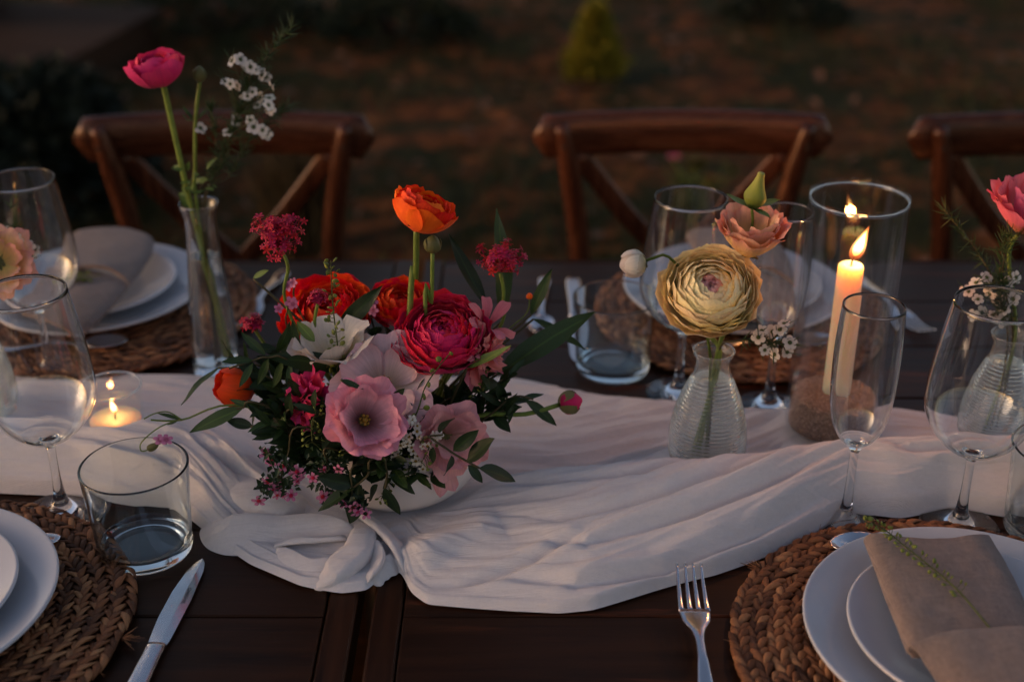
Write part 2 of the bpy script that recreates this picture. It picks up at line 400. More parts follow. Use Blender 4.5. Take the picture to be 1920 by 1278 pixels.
# plants
M['stem'] = mat_plain('green stem', (0.13, 0.19, 0.03), 0.5, 0, (90, 0.25))
M['stem_mid'] = mat_plain('dark green stem', (0.05, 0.075, 0.014), 0.5, 0, (90, 0.25))
M['stem_dark'] = mat_plain('brown green stem', (0.055, 0.05, 0.022), 0.6, 0, (90, 0.3))
M['leaf'] = mat_leaf('dark leaf', (0.010, 0.022, 0.007), (0.024, 0.048, 0.013))
M['leaf_mid'] = mat_leaf('mid green leaf', (0.022, 0.045, 0.011), (0.05, 0.085, 0.02))
M['leaf_light'] = mat_leaf('light green leaf', (0.08, 0.13, 0.025), (0.16, 0.21, 0.045))
M['seed'] = mat_leaf('green seed pod', (0.055, 0.07, 0.012), (0.12, 0.13, 0.025))
M['stamen'] = mat_plain('yellow stamen', (0.28, 0.16, 0.02), 0.7, 0, (300, 0.4))
M['p_orange'] = mat_petal('orange petal', (0.75, 0.05, 0.004), (1.0, 0.12, 0.006), (1.0, 0.09, 0.006))
M['p_redor'] = mat_petal('red orange petal', (0.5, 0.014, 0.003), (0.85, 0.030, 0.004))
M['p_crimson'] = mat_petal('crimson petal', (0.30, 0.004, 0.028), (0.66, 0.010, 0.075), (0.74, 0.02, 0.10))
M['p_hot'] = mat_petal('hot pink petal', (0.38, 0.012, 0.06), (0.72, 0.016, 0.11), (0.76, 0.04, 0.15))
M['p_pink'] = mat_petal('pink petal', (0.16, 0.035, 0.03), (0.84, 0.45, 0.52), (0.78, 0.32, 0.42), 0.24)
M['p_pale'] = mat_petal('pale pink petal', (0.5, 0.34, 0.2), (0.82, 0.60, 0.58), (0.78, 0.48, 0.48), 0.24)
M['p_salmon'] = mat_petal('salmon pink petal', (0.52, 0.24, 0.18), (0.84, 0.48, 0.46), (0.78, 0.36, 0.37), 0.24)
M['p_white'] = mat_petal('cream white petal', (0.5, 0.42, 0.18), (0.72, 0.62, 0.50), (0.72, 0.62, 0.54))
M['p_yellow'] = mat_petal('pale yellow petal', (1.0, 0.72, 0.22), (1.0, 0.78, 0.32), (1.0, 0.81, 0.45), 0.14, vary=.05)
M['p_ycore'] = mat_petal('peach pink core petal', (0.95, 0.55, 0.25), (0.98, 0.52, 0.36), (0.95, 0.45, 0.38), 0.16)
M['p_peach'] = mat_petal('peach petal', (0.80, 0.60, 0.14), (0.88, 0.52, 0.22), (0.84, 0.40, 0.30), 0.2, mid=0.6)
M['p_rose'] = mat_petal('rose pink petal', (0.72, 0.36, 0.12), (0.78, 0.16, 0.20), (0.76, 0.15, 0.22), 0.2, mid=0.5)
M['p_coral'] = mat_petal('coral pink petal', (0.5, 0.08, 0.07), (0.72, 0.15, 0.16), (0.74, 0.2, 0.2))
M['p_val'] = mat_petal('valerian red petal', (0.28, 0.006, 0.025), (0.52, 0.014, 0.06))
M['p_wax'] = mat_petal('waxflower white petal', (0.6, 0.5, 0.36), (0.76, 0.67, 0.56))
M['p_mauve'] = mat_petal('mauve pink petal', (0.35, 0.05, 0.12), (0.66, 0.22, 0.36))
M['p_bud'] = mat_petal('yellow green bud', (0.12, 0.15, 0.02), (0.30, 0.29, 0.04), (0.36, 0.32, 0.07), 0.2)
M['sepal'] = mat_leaf('sepal', (0.10, 0.10, 0.03), (0.17, 0.15, 0.05))
def mat_ground():
    m, n, l, P = nmat('red soil with grass')
    v = coords(n, l)
    a = nz(n, 2.8, 7, 0.68, 0.5); b = nz(n, 9, 6, 0.7); c = nz(n, 40, 4, 0.7)
    for q in (a, b, c): l.new(v, q.inputs['Vector'])
    soil = ramp(n, [(0.25, (0.018, 0.007, 0.002)), (0.5, (0.09, 0.026, 0.006)), (0.66, (0.25, 0.078, 0.02))]); l.new(b.outputs['Fac'], soil.inputs['Fac'])
    grs = ramp(n, [(0.3, (0.008, 0.009, 0.002)), (0.7, (0.036, 0.030, 0.006))]); l.new(c.outputs['Fac'], grs.inputs['Fac'])
    k = ramp(n, [(0.465, (0, 0, 0)), (0.55, (1, 1, 1))])
    l.new(mathn(n, l, 'ADD', mathn(n, l, 'MULTIPLY', a.outputs['Fac'], 0.7), mathn(n, l, 'MULTIPLY', b.outputs['Fac'], 0.3)), k.inputs['Fac'])
    mx = n.new('ShaderNodeMix'); mx.data_type = 'RGBA'; l.new(k.outputs['Color'], mx.inputs['Factor']); l.new(grs.outputs['Color'], mx.inputs['A']); l.new(soil.outputs['Color'], mx.inputs['B'])
    l.new(mx.outputs['Result'], P.inputs['Base Color']); P.inputs['Roughness'].default_value = 0.95; P.inputs['Specular IOR Level'].default_value = 0.1
    bump(n, l, P, c.outputs['Fac'], 0.6, 0.02); return m
M['ground'] = mat_ground()
M['grass'] = mat_leaf('grass blade', (0.006, 0.011, 0.003), (0.055, 0.058, 0.014), 0.2, 0.7, 3)
M['dead'] = mat_leaf('dry fallen leaf', (0.10, 0.04, 0.02), (0.26, 0.12, 0.06), 0.1, 0.8)
M['bush'] = mat_leaf('dark shrub leaf', (0.008, 0.012, 0.005), (0.045, 0.05, 0.018), 0.1, 0.7, 12)
M['conifer'] = mat_leaf('golden conifer', (0.03, 0.035, 0.004), (0.32, 0.25, 0.018), 0.2, 0.7, 28)
M['dry'] = mat_leaf('dry straw grass', (0.07, 0.045, 0.018), (0.13, 0.085, 0.03), 0.2, 0.8)
M['bark'] = mat_plain('bark', (0.045, 0.03, 0.02), 0.9, 0, (30, 0.4), 0.2, 0.4)
M['darkbox'] = mat_plain('dark painted crate', (0.018, 0.008, 0.007), 0.7, 0, (12, 0.3))

# ------------------------------------------------------------------ ground and what stands far behind
ax = np.unique(np.concatenate([-np.geomspace(4.5, 150, 14), np.linspace(-4.5, 4.5, 120), np.geomspace(4.5, 150, 14)]))
ay = np.unique(np.concatenate([-np.geomspace(3, 150, 10), np.linspace(-3, 11, 150), np.geomspace(11, 160, 14)]))
gx, gy = np.meshgrid(ax, ay)
gz = (vnoise(gx * 1.1 + 9, gy * 1.1) - 0.5) * 0.06 + (vnoise(gx * 5, gy * 5 + 40) - 0.5) * 0.028
gz = np.where((np.abs(gx) < 4.6) & (gy < 11.5), gz, 0.0)
def ground_z(x, y):
    return float((vnoise(x * 1.1 + 9, y * 1.1) - 0.5) * 0.06 + (vnoise(x * 5, y * 5 + 40) - 0.5) * 0.028)
gm = mesh('ground', np.stack([gx, gy, gz], -1).reshape(-1, 3), gridf(len(ay), len(ax)), [M['ground']])
tag(put('ground', gm), kind='structure')

def blades(n, area, h, w, seed, clump=None):
    r = random.Random(seed); mb = MB()
    for _ in range(n):
        if clump:
            cx, cy_, cr = clump; a = r.random() * 2 * PI; q = cr * math.sqrt(r.random()); x, y = cx + q * math.cos(a), cy_ + q * math.sin(a)
        else:
            x = r.uniform(area[0], area[1]); y = r.uniform(area[2], area[3])
            if float(vnoise(x * 1.6 + 3, y * 1.6 + 7)) < r.uniform(0.3, 0.75): continue
        z = ground_z(x, y); hh = h * r.uniform(0.5, 1.25); a = r.random() * 2 * PI; lean = r.uniform(0.1, 0.8) * hh
        dx, dy = math.cos(a) * lean, math.sin(a) * lean; px, py = -math.sin(a) * w, math.cos(a) * w
        v = [(x - px, y - py, z), (x + px, y + py, z), (x + dx * .4 + px * .7, y + dy * .4 + py * .7, z + hh * .6), (x + dx * .4 - px * .7, y + dy * .4 - py * .7, z + hh * .6), (x + dx, y + dy, z + hh)]
        mb.add(v, [(0, 1, 2, 3), (3, 2, 4)])
    return mb
tag(put('grass', blades(48000, (-3.4, 3.4, 1.9, 8.5), 0.065, 0.0028, 3).mesh('grass', [M['grass']], False)), 'short dark grass growing in patches on the red soil', 'grass', kind='stuff')
mb = MB(); r = random.Random(8)
for _ in range(700):
    x, y = r.uniform(-3.2, 3.2), r.uniform(2.1, 8.5); s = r.uniform(0.015, 0.04); z = ground_z(x, y) + 0.012
    A = aim((x, y, z), (r.uniform(-.5, .5), r.uniform(-.5, .5), 1), r.random() * 6)
    mb.add([(0, -s, 0), (s * .5, -s * .2, s * .25), (s * .4, s * .5, s * .2), (0, s, 0), (-s * .4, s * .5, s * .2), (-s * .5, -s * .2, s * .25)], [(0, 1, 2, 3), (0, 3, 4, 5)], 0, A)
tag(put('fallen_leaves', mb.mesh('fallen_leaves', [M['dead']], False)), 'dry brown leaves scattered over the ground', 'leaves', kind='stuff')

def leaf_cloud(pts_fn, n, s0, s1, seed):
    r = random.Random(seed); mb = MB()
    for _ in range(n):
        p, out = pts_fn(r); s = r.uniform(s0, s1)
        A = frame(p, (out + Vector((r.uniform(-.8, .8), r.uniform(-.8, .8), r.uniform(-.6, .8)))), (r.uniform(-1, 1), r.uniform(-1, 1), r.uniform(-.2, 1)), s)
        mb.add([(0, 0, 0), (.3, .35, .06), (.24, .75, .04), (0, 1.1, -.08), (-.24, .75, .04), (-.3, .35, .06)], [(0, 1, 2, 3), (0, 3, 4, 5)], 0, A)
    return mb
def bush(name, label, loc, rx, ry, rz, n, s0, s1, mat, seed, cat='shrub', group=None):
    loc = Vector(loc); loc.z = ground_z(loc.x, loc.y)
    t = thing(name, label, cat, loc, group)
    def fn(r):
        d = Vector((r.gauss(0, 1), r.gauss(0, 1), r.gauss(0, 1))).normalized(); d.z = abs(d.z)
        k = r.uniform(0.55, 1.0) ** 0.5 * (0.8 + 0.35 * float(vnoise(d.x * 3 + seed, d.y * 3 + d.z * 2)))
        return loc + Vector((d.x * rx * k, d.y * ry * k, 0.03 + d.z * rz * k)), d
    put('crown', leaf_cloud(fn, n, s0, s1, seed).mesh('crown', [mat], False), t)
    mb = MB(); r = random.Random(seed)
    for k in range(6):
        a = k * 1.05 + r.random(); mb.add(*tube([loc + Vector((0, 0, -.02)), loc + Vector((math.cos(a) * rx * .3, math.sin(a) * ry * .3, rz * .45)), loc + Vector((math.cos(a) * rx * .7, math.sin(a) * ry * .7, rz * .75))], [0.012, 0.008, 0.003], 6))
    put('trunk', mb.mesh('trunk', [M['bark']]), t); return t

# golden conifer
tp = T(1115, 150, 0); tp.z = ground_z(tp.x, tp.y)
t = thing('conifer_sapling', 'small golden green cone shaped conifer on the bare soil behind the chairs', 'conifer', tp)
def cone(r):
    h = r.random() ** 1.25; a = r.random() * 2 * PI; rad = 0.115 * (1 - h) ** 0.8 * r.uniform(0.5, 1.05) * (.72 + .55 * float(vnoise(a * 1.6 + 3, h * 5))) * (1 if h > 0.12 else 0.75 + 2 * h)
    d = Vector((math.cos(a), math.sin(a), 0.9)); return tp + Vector((math.cos(a) * rad, math.sin(a) * rad, 0.025 + 0.27 * h)), d
put('crown', leaf_cloud(cone, 1300, 0.025, 0.06, 4).mesh('crown', [M['conifer']], False), t)
put('trunk', mesh('trunk', *tube([tp + Vector((0, 0, -.03)), tp + Vector((0, 0, .24))], [0.012, 0.004], 8), [M['bark']]), t)
p = T(55, 372, 0)
bush('dark_shrub', 'dark leafy shrub beyond the chair, at the picture edge by the low wooden deck', p, .36, .32, .34, 2600, .04, .08, M['bush'], 21)
p = T(745, 70, 0); bush('low_shrub', 'low dark green shrub far back on the soil, left of the conifer', p, .34, .22, .16, 900, .03, .06, M['bush'], 22)
p = T(1470, 45, 0); bush('low_shrub', 'low dark shrub far back on the soil, right of the conifer', p, .3, .2, .1, 600, .03, .06, M['bush'], 23)
p = T(420, 60, 0); bush('low_shrub', 'dim olive shrub far back behind the tall hot pink flower', p, .5, .25, .14, 900, .03, .06, M['bush'], 24)
# flowering plant behind the middle chair
p = T(1300, 420, 0); p.z = ground_z(p.x, p.y)
t = thing('flowering_plant', 'yellow green garden plant with an orange bloom seen through the middle chair back', 'plant', p)
mb = MB(); lf = MB(); r = random.Random(31)
for k in range(14):
    a = r.random() * 6.3; q = Vector((math.cos(a) * r.uniform(.03, .13), math.sin(a) * .1, r.uniform(.08, .2)))
    pts = path([p, p + Vector((q.x * .5, q.y * .5, q.z * .7)), p + q], 8); mb.add(*tube(pts, [0.003, 0.0015], 5))
    for j in range(9):
        i = r.randrange(2, len(pts)); lf.add([(0, 0, 0), (.3, .4, .05), (0, 1, -.1), (-.3, .4, .05)], [(0, 1, 2, 3)], 0, frame(pts[i], (r.uniform(-1, 1), r.uniform(-1, 1), r.uniform(0, 1)), (0, 0, 1), r.uniform(.03, .06)))
put('stem', mb.mesh('stem', [M['stem']]), t); put('foliage', lf.mesh('foliage', [M['conifer']], False), t)
fb = MB(); fc = W(1263, 300, p.y - 0.03)
for k in range(16): fb.add([(0, 0, 0), (.4, .5, .1), (0, 1, 0), (-.4, .5, .1)], [(0, 1, 2, 3)], 0, frame(fc, (math.cos(k * 2.4), math.sin(k * 2.4), .3 + .05 * k), (0, 0, 1), .026))
put('bloom', fb.mesh('bloom', [M['p_coral']]), t)
put('bloom_stem', mesh('bloom_stem', *tube(path([p, (p + fc) / 2 + Vector((.02, 0, 0)), fc], 8), 0.003, 5), [M['stem']]), t)
p = T(570, 468, 0); p.z = ground_z(p.x, p.y)
t = thing('dry_grass_clump', 'tall pale dry grass clump on the ground behind the left chair back', 'grass clump', p)
put('blade_tuft', blades(520, None, .34, .005, 9, (p.x, p.y, .09)).mesh('blade_tuft', [M['dry']], False), t)
# low wooden deck and crate, top left
dz = 0.16
t = thing('wooden_deck', 'low weathered wooden deck corner far back beside the dark shrub', 'deck', (-2.25, 5.35, 0), rz=R(-9))
base = WM[t.name]
for k in range(6):
    v, f = box(-.95, .62, -.55 + k * .19, -.55 + k * .19 + .18, dz - .03, dz, .004)
    put('plank', mesh('plank', v, f, [M['deck']], False), t, base)
for x in (-.85, -.1, .55):
    v, f = box(x - .03, x + .03, -.54, .57, -.03, dz - .031); put('bearer', mesh('bearer', v, f, [M['deck']], False), t, base)
t = thing('crate', 'dark crate standing on the low wooden deck', 'crate', (-2.62, 5.75, dz), rz=R(-9)); base = WM[t.name]
for k in range(4):
    for (x0, x1, y0, y1) in ((-.3, .3, -.25, -.23), (-.3, .3, .23, .25), (-.3, -.28, -.228, .228), (.28, .3, -.228, .228)):
        v, f = box(x0, x1, y0, y1, .005 + k * .13, .13 + k * .13); put('slat', mesh('slat', v, f, [M['darkbox']], False), t, base)
v, f = box(-.278, .278, -.228, .228, .001, .004, .001); put('bottom', mesh('bottom', v, f, [M['darkbox']], False), t, base)

# ------------------------------------------------------------------ tables
PW = 0.1235; YF = 1.614; NPL = 8; Y0 = YF - 0.008 - NPL * PW
def table(label, x0, x1):
    t = thing('wooden_table', label, 'table', ((x0 + x1) / 2, (Y0 + YF) / 2, 0), 'dark wooden tables pushed end to end')
    base = I4; th = 0.028
    for k in range(NPL):
        y = Y0 + k * PW; dzz = rnd.uniform(-0.0006, 0)
        v, f = box(x0 + 0.026, x1 - 0.026, y + 0.0008, y + PW - 0.0008, TZ - th, TZ + dzz, 0.0014)
        ctr = Vector(((x0 + x1) / 2, y, 0))
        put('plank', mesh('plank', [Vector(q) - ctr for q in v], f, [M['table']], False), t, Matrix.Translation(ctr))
    for xe in (x0, x1 - 0.0245):
        v, f = box(xe, xe + 0.0245, Y0, YF, TZ - 0.034, TZ, 0.002); 
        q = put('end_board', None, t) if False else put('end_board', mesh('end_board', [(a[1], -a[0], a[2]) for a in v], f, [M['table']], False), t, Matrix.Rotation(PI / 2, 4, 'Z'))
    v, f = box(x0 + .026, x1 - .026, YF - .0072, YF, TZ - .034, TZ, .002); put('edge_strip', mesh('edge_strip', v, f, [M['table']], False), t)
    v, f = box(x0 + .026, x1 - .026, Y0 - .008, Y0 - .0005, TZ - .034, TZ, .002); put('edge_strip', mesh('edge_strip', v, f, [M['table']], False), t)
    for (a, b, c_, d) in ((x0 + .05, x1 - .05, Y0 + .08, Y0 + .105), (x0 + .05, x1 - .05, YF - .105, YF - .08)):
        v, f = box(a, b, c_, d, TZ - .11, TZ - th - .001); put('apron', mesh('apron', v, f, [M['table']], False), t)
    for x in (x0 + .07, x1 - .13):
        for y in (Y0 + .11, YF - .17):
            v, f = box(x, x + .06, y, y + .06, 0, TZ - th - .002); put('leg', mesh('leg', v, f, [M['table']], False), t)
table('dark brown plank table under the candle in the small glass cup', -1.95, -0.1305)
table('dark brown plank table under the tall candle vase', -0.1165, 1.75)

# ------------------------------------------------------------------ chairs
def chair(label, cx, dz=0.0, cyy=1.86, rz=0):
    t = thing('cross_back_chair', label, 'chair', (cx, cyy, 0), 'brown wooden cross back chairs behind the table', rz); B = WM[t.name]
    def P(name, vf, smooth=True): return put(name, mesh(name, vf[0], vf[1], [M['chair_v' if name in ('post', 'leg', 'cross_slat') else 'chair']], smooth), t, B)
    n = 25; pts = []; half = []
    for i in range(n):
        u = -1 + 2 * i / (n - 1); pts.append((u * .222, .028 - .022 * u * u, .848 + .004 * (1 - u * u) + dz))
        e = max(0.02, 1 - max(0, (abs(u) - .93) / .07) ** 2) ** .5; half.append((.0145 * e, .034 * e))
    P('top_rail', loft(pts, half, Vector((0, 0, 1)), 16, 2.4))
    for s in (-1, 1):
        pts = path([(s * .181, -.012, .872 + dz), (s * .166, -.004, .78), (s * .15, -.004, .66), (s * .142, -.012, .45), (s * .17, .03, .2), (s * .195, .08, 0)], 30)
        P('post', tube(pts, [.010, .0165, .0165, .016, .016, .015, .013], 12))
        a = path([(s * .158, .012, .815), (s * .07, .03, .70), (-s * .06, .03, .56), (-s * .128, .004, .47)], 16)
        P('cross_slat', loft(a, [(.005, .016)] * len(a), Vector((0, 0, 1)), 10, 3))
        put('screw', mesh('screw', *lathe([(0, .001), (.0032, .0008), (.0032, 0)], 10), [M['bark']]), t, B @ aim((s * .178, -.0285, .845 + dz), (0, -1, 0.1)))
        a = [(s * .17, -.36, .44), (s * .185, -.375, .2), (s * .2, -.39, 0)]
        P('leg', tube(path(a, 8), [.017, .016, .013], 12))
        P('stretcher', tube([(s * .18, -.37, .24), (s * .168, .02, .24)], .009, 8))
    P('front_stretcher', tube([(-.18, -.37, .25), (.18, -.37, .25)], .009, 8))
    v, f = lathe([(0, .43), (.17, .43), (.205, .437), (.21, .45), (.2, .462), (.16, .458), (0, .455)], 40, lambda r_, z, a: r_ * (1 + .06 * abs(math.sin(2 * a)) ** 2))
    P('seat', ([(q[0], q[1] * .98 - .19, q[2]) for q in v], f))
chair('brown cross back chair behind the place with the folded napkin and tall bud vase', -.426, -.012, 1.86, R(1.5))
chair('brown cross back chair behind the yellow flower and tall candle', .2535, -.010, 1.86)
chair('brown cross back chair cut by the picture edge beyond the tall candle', .81, -.014, 1.86, R(-1))

# ------------------------------------------------------------------ cloth runner
def wl_(pts, z): return np.array([tuple(T(x, y, z)) for x, y in pts])
near = wl_([(-700, 900), (-300, 915), (0, 925), (150, 935), (330, 953), (372, 985), (405, 1015), (470, 1060), (560, 1098), (640, 1110), (690, 1104), (712, 1082), (745, 1070), (757, 1078), (768, 1108), (800, 1132), (870, 1138), (960, 1144), (1050, 1148), (1110, 1142), (1230, 1108), (1340, 1078), (1450, 1035), (1560, 985), (1605, 966), (1680, 970), (1780, 957), (1850, 965), (1940, 980), (2300, 975), (2700, 960)], .752)
far = wl_([(-700, 700), (0, 704), (150, 704), (380, 706), (550, 708), (930, 710), (1000, 718), (1100, 742), (1250, 755), (1480, 774), (1690, 768), (1780, 788), (1920, 793), (2300, 780), (2700, 790)], .752)
rid = [(-700, 770, .045), (0, 800, .045), (100, 790, .047), (200, 785, .048), (320, 800, .045), (400, 838, .034), (480, 885, .016), (560, 920, .008), (700, 960, .008), (850, 960, .013), (950, 915, .025), (1050, 892, .036), (1150, 881, .042), (1250, 874, .046), (1400, 866, .049), (1500, 851, .051), (1600, 838, .05), (1700, 832, .047), (1920, 836, .045), (2300, 830, .045), (2700, 830, .045)]
ridw = np.array([tuple(T(x, y, TZ + h)) for x, y, h in rid])
NS, NV = 860, 230
xs = np.linspace(-0.86, 0.86, NS)
def curve(P_, k):
    y = np.interp(xs, P_[:, 0], P_[:, 1]); ker = np.exp(-np.linspace(-2, 2, k) ** 2); ker /= ker.sum()
    yp = np.pad(y, k // 2, mode='edge'); return np.convolve(yp, ker, 'valid')[:NS]
yn, yf, yr = curve(near, 9), curve(far, 31), curve(ridw, 41)
hr = np.interp(xs, ridw[:, 0], ridw[:, 2] - TZ)
yr = np.maximum(yr, yn + .02)
STAND = []   # (x, y, r) of what stands on the cloth: it lies flat there
def ridge_line(pts, z): return [T(x, y, z) for x, y in pts]
FOLDS = [  # crest line in the picture, height, width towards the back, width towards the front
    ([(760, 1060), (790, 1040), (850, 1020), (940, 1000)], .020, .03, .020),
    ([(380, 1005), (430, 1045), (500, 1075), (580, 1100)], .012, .012, .008),
    ([(400, 870), (470, 905), (540, 950), (560, 965)], .016, .014, .010),
    ([(340, 880), (420, 925), (500, 960)], .010, .012, .010),
    ([(880, 925), (960, 905), (1050, 905), (1150, 890)], .008, .01, .012),
    ([(1612, 885), (1640, 905), (1680, 915), (1740, 912), (1830, 905), (1930, 908)], .011, .008, .006),
    ([(1600, 935), (1650, 948), (1700, 958), (1760, 950)], .009, .007, .004),
    ([(0, 880), (120, 884), (250, 895), (330, 915)], .007, .009, .006),
    ([(960, 1050), (1100, 1040), (1250, 1000), (1400, 950), (1520, 905)], .006, .012, .010),
    ([(1020, 1085), (1150, 1075), (1300, 1030), (1450, 975), (1550, 935)], .006, .010, .007),
    ([(950, 960), (1100, 955), (1250, 920), (1380, 890)], .005, .010, .012),
]
FW = [([T(x, y, .765) for x, y in f_[0]], f_[1], f_[2], f_[3]) for f_ in FOLDS]
GROOVES = [([(905, 905), (1050, 930), (1200, 925), (1330, 890)], .006, .004), ([(900, 960), (1050, 985), (1250, 960), (1450, 900), (1580, 860)], .006, .0045), ([(960, 1010), (1100, 1025), (1300, 985), (1480, 925), (1590, 885)], .008, .004),
    ([(930, 1060), (1080, 1075), (1250, 1050), (1420, 990), (1580, 920)], .008, .004), ([(1000, 1105), (1150, 1100), (1300, 1062), (1450, 1000), (1590, 940)], .006, .0035), ([(800, 1070), (900, 1062), (1000, 1040), (1120, 1000)], .006, .004), ([(790, 1105), (880, 1110), (1000, 1118)], .005, .0035),
    ([(0, 845), (150, 850), (300, 870), (380, 905)], .005, .004), ([(0, 895), (200, 905), (340, 940)], .006, .0035), ([(360, 850), (450, 890), (540, 940)], .007, .004), ([(400, 830), (520, 880), (600, 930)], .007, .004), ([(440, 800), (540, 850), (580, 880)], .005, .004),
    ([(900, 750), (1050, 775), (1250, 800)], .004, .004), ([(930, 800), (1100, 815), (1250, 835)], .004, .004), ([(950, 850), (1100, 845), (1240, 858)], .004, .004), ([(1620, 870), (1700, 885), (1800, 880), (1930, 880)], .005, .0035), ([(1640, 925), (1750, 930), (1930, 935)], .005, .003),
    ([(300, 740), (450, 745), (560, 760)], .003, .004), ([(280, 770), (400, 790), (520, 800)], .003, .004)]
GW = [([T(x, y, .775) for x, y in g_[0]], g_[1], g_[2]) for g_ in GROOVES]
def seg_dist(X, Y, pts):
    best = np.full(X.shape, 1e9); sgn = np.zeros(X.shape); along = np.zeros(X.shape); L = 0; tot = sum((b - a).length for a, b in zip(pts, pts[1:]))
    for a, b in zip(pts, pts[1:]):
        dx, dy = b.x - a.x, b.y - a.y; q = dx * dx + dy * dy
        t = np.clip(((X - a.x) * dx + (Y - a.y) * dy) / q, 0, 1)
        ex, ey = X - (a.x + t * dx), Y - (a.y + t * dy); d = np.hypot(ex, ey); side = dx * ey - dy * ex
        m = d < best; best = np.where(m, d, best); sgn = np.where(m, side, sgn); along = np.where(m, (L + t * math.sqrt(q)) / tot, along); L += math.sqrt(q)
    return best, sgn, along
def build_runner(stand):
    v = np.linspace(0, 1, NV) ** 1.15
    X = np.repeat(xs[None, :], NV, 0); Y = yn[None] + (yf - yn)[None] * v[:, None]
    YR, HR, YN = yr[None], hr[None], yn[None]
    a = np.clip((Y - YN) / (YR - YN), 0, 1)
    zf = HR * np.power(np.sin(a * PI / 2), 0.76)
    b = np.clip((Y - YR) / 0.05, 0, 1); zb = HR * (1 - b * b * (3 - 2 * b))
    z = np.where(Y < YR, zf, zb)
    cc = (Y - YN)                                   # metres across, wrinkles run along the cloth
    edge = np.clip(cc / 0.02, 0, 1); edf = np.clip((yf[None] - Y) / 0.015, 0, 1)
    warp = (vnoise(X * 4, Y * 4) - .5) * .03
    w1 = 1 - np.abs(2 * vnoise(X * 3.6 + 3, (cc + warp) * 24) - 1)
    w2 = 1 - np.abs(2 * vnoise(X * 9 + 30, (cc + warp * .6) * 66 + 11) - 1)
    w3 = vnoise(X * 16 + 70, (cc + warp * .4) * 150 + 5)
    w4 = vnoise(X * 40 + 7, (cc + warp * .3) * 330 + 50)
    wr = (w1 ** 1.5 - .3) * .0046 + (w2 ** 1.7 - .3) * .0034 + (w3 - .5) * .0034 + (w4 - .5) * .0015
    w5 = (1 - np.abs(2 * vnoise(X * 13 + 120, (cc + warp * .8) * 105 + 77) - 1)) ** 3
    wr = wr - (w5 - .2) * .0022
    wr = wr * (.5 + 1.0 * vnoise(X * 7 + 200, Y * 9 + 60))
    flat = np.ones_like(X)
    for (sx, sy, sr) in stand:
        d = np.hypot(X - sx, Y - sy); flat = np.minimum(flat, np.clip((d - sr) / .03, 0, 1))
    flat = flat * flat * (3 - 2 * flat)
    fold = np.zeros_like(X)
    for pts, h, wb, wf in FW:
        d, s, al = seg_dist(X, Y, pts); w = np.where(s > 0, wb, wf)
        taper = np.clip(np.minimum(al, 1 - al) / .18, 0, 1) ** .7
        fold = np.maximum(fold, h * taper * np.exp(-np.power(d / w, 1.7)))
    z = np.maximum(z, fold) + np.minimum(z, fold) * 0.35
    for pts, h, w in GW:
        d, s_g, al = seg_dist(X, Y, pts); ww = w * (.7 + .6 * vnoise(al * 6, al * 0 + h * 900))
        z = z - np.minimum(h, z * .8) * np.clip(np.minimum(al, 1 - al) / .25, 0, 1) * (np.exp(-np.power(d / ww, 1.3)) - .45 * np.exp(-np.power((d - 2.4 * w) / (1.6 * w), 2)))
    z = z * (.25 + .75 * flat) if False else z * flat + (1 - flat) * .0045
    z = .0035 + z + wr * (.25 + .75 * flat) * edge * (.35 + .65 * edf)
    z = z + .0011 * np.exp(-np.power((cc - .0065) / .0020, 2))      # stitched hem
    z = np.maximum(z, .0022 + .0006 * vnoise(X * 60, Y * 60)) * np.clip(.25 + cc / .006, 0, 1)
    Y = Y + (vnoise(X * 14 + 90, Y * 0 + 3) - .5) * .006 * (1 - v[:, None])      # uneven hem
    # hem turned under along the near edge
    return X, Y, TZ + .0006 + z

# ------------------------------------------------------------------ glassware
def shell(outer, th, bottom):
    """glass wall: outer (r,z) profile from foot up to rim, inner offset by th down to 'bottom' height"""
    o = list(outer); inner = []
    for i in range(len(o) - 1, -1, -1):
        a, b = o[max(i - 1, 0)], o[min(i + 1, len(o) - 1)]
        tx, tz = b[0] - a[0], b[1] - a[1]; L = math.hypot(tx, tz) or 1
        r_, z_ = o[i][0] - th * tz / L, o[i][1] + th * tx / L
        if z_ < bottom or r_ <= 0.0004: break
        inner.append((r_, z_))
    rim = [((o[-1][0] + inner[0][0]) / 2, o[-1][1] + th * .45)]
    return rim, inner
def wine_profile(h, rb, rr, stem, foot, flute=False):
    st = smooth_prof([(0.0, 0.0), (foot * .7, 0.0), (foot, .0008), (foot, .0022), (foot * .6, .0045), (.012, .0085), (.0062, .018), (.0042, .035), (.0038, stem - .02), (.0046, stem - .006), (.0085, stem + .001)], 66)
    if flute: bw = [(.0085, stem + .001), (.016, stem + .008), (.0235, stem + .024), (.0275, stem + .052), (rb, stem + .08), (rb * .985, h - .03), (rr, h)]
    else: bw = [(.0085, stem + .001), (.022, stem + .0065), (.0365, stem + .021), (rb * .96, stem + .040), (rb, stem + .056), (rb * .965, stem + .082), (rb * .87, stem + .116), (rr, h)]
    bw = smooth_prof(bw, 48)
    rim, inner = shell(bw, .0011, stem + .006)
    prof = [(q[0], q[1]) for q in st] + [(q[0], q[1]) for q in bw[1:]] + rim + inner + [(inner[-1][0] * .5, inner[-1][1] - .0015), (0, inner[-1][1] - .002)]
    prof[0] = (0, 0)
    return [(max(0, a), b) for a, b in prof]
WINE = mesh('wine_glass', *lathe(wine_profile(.226, .048, .037, .078, .034), 64), [M['glass']])
FLUTE = mesh('champagne_flute', *lathe(wine_profile(.222, .0285, .0262, .086, .031, True), 64), [M['glass']])
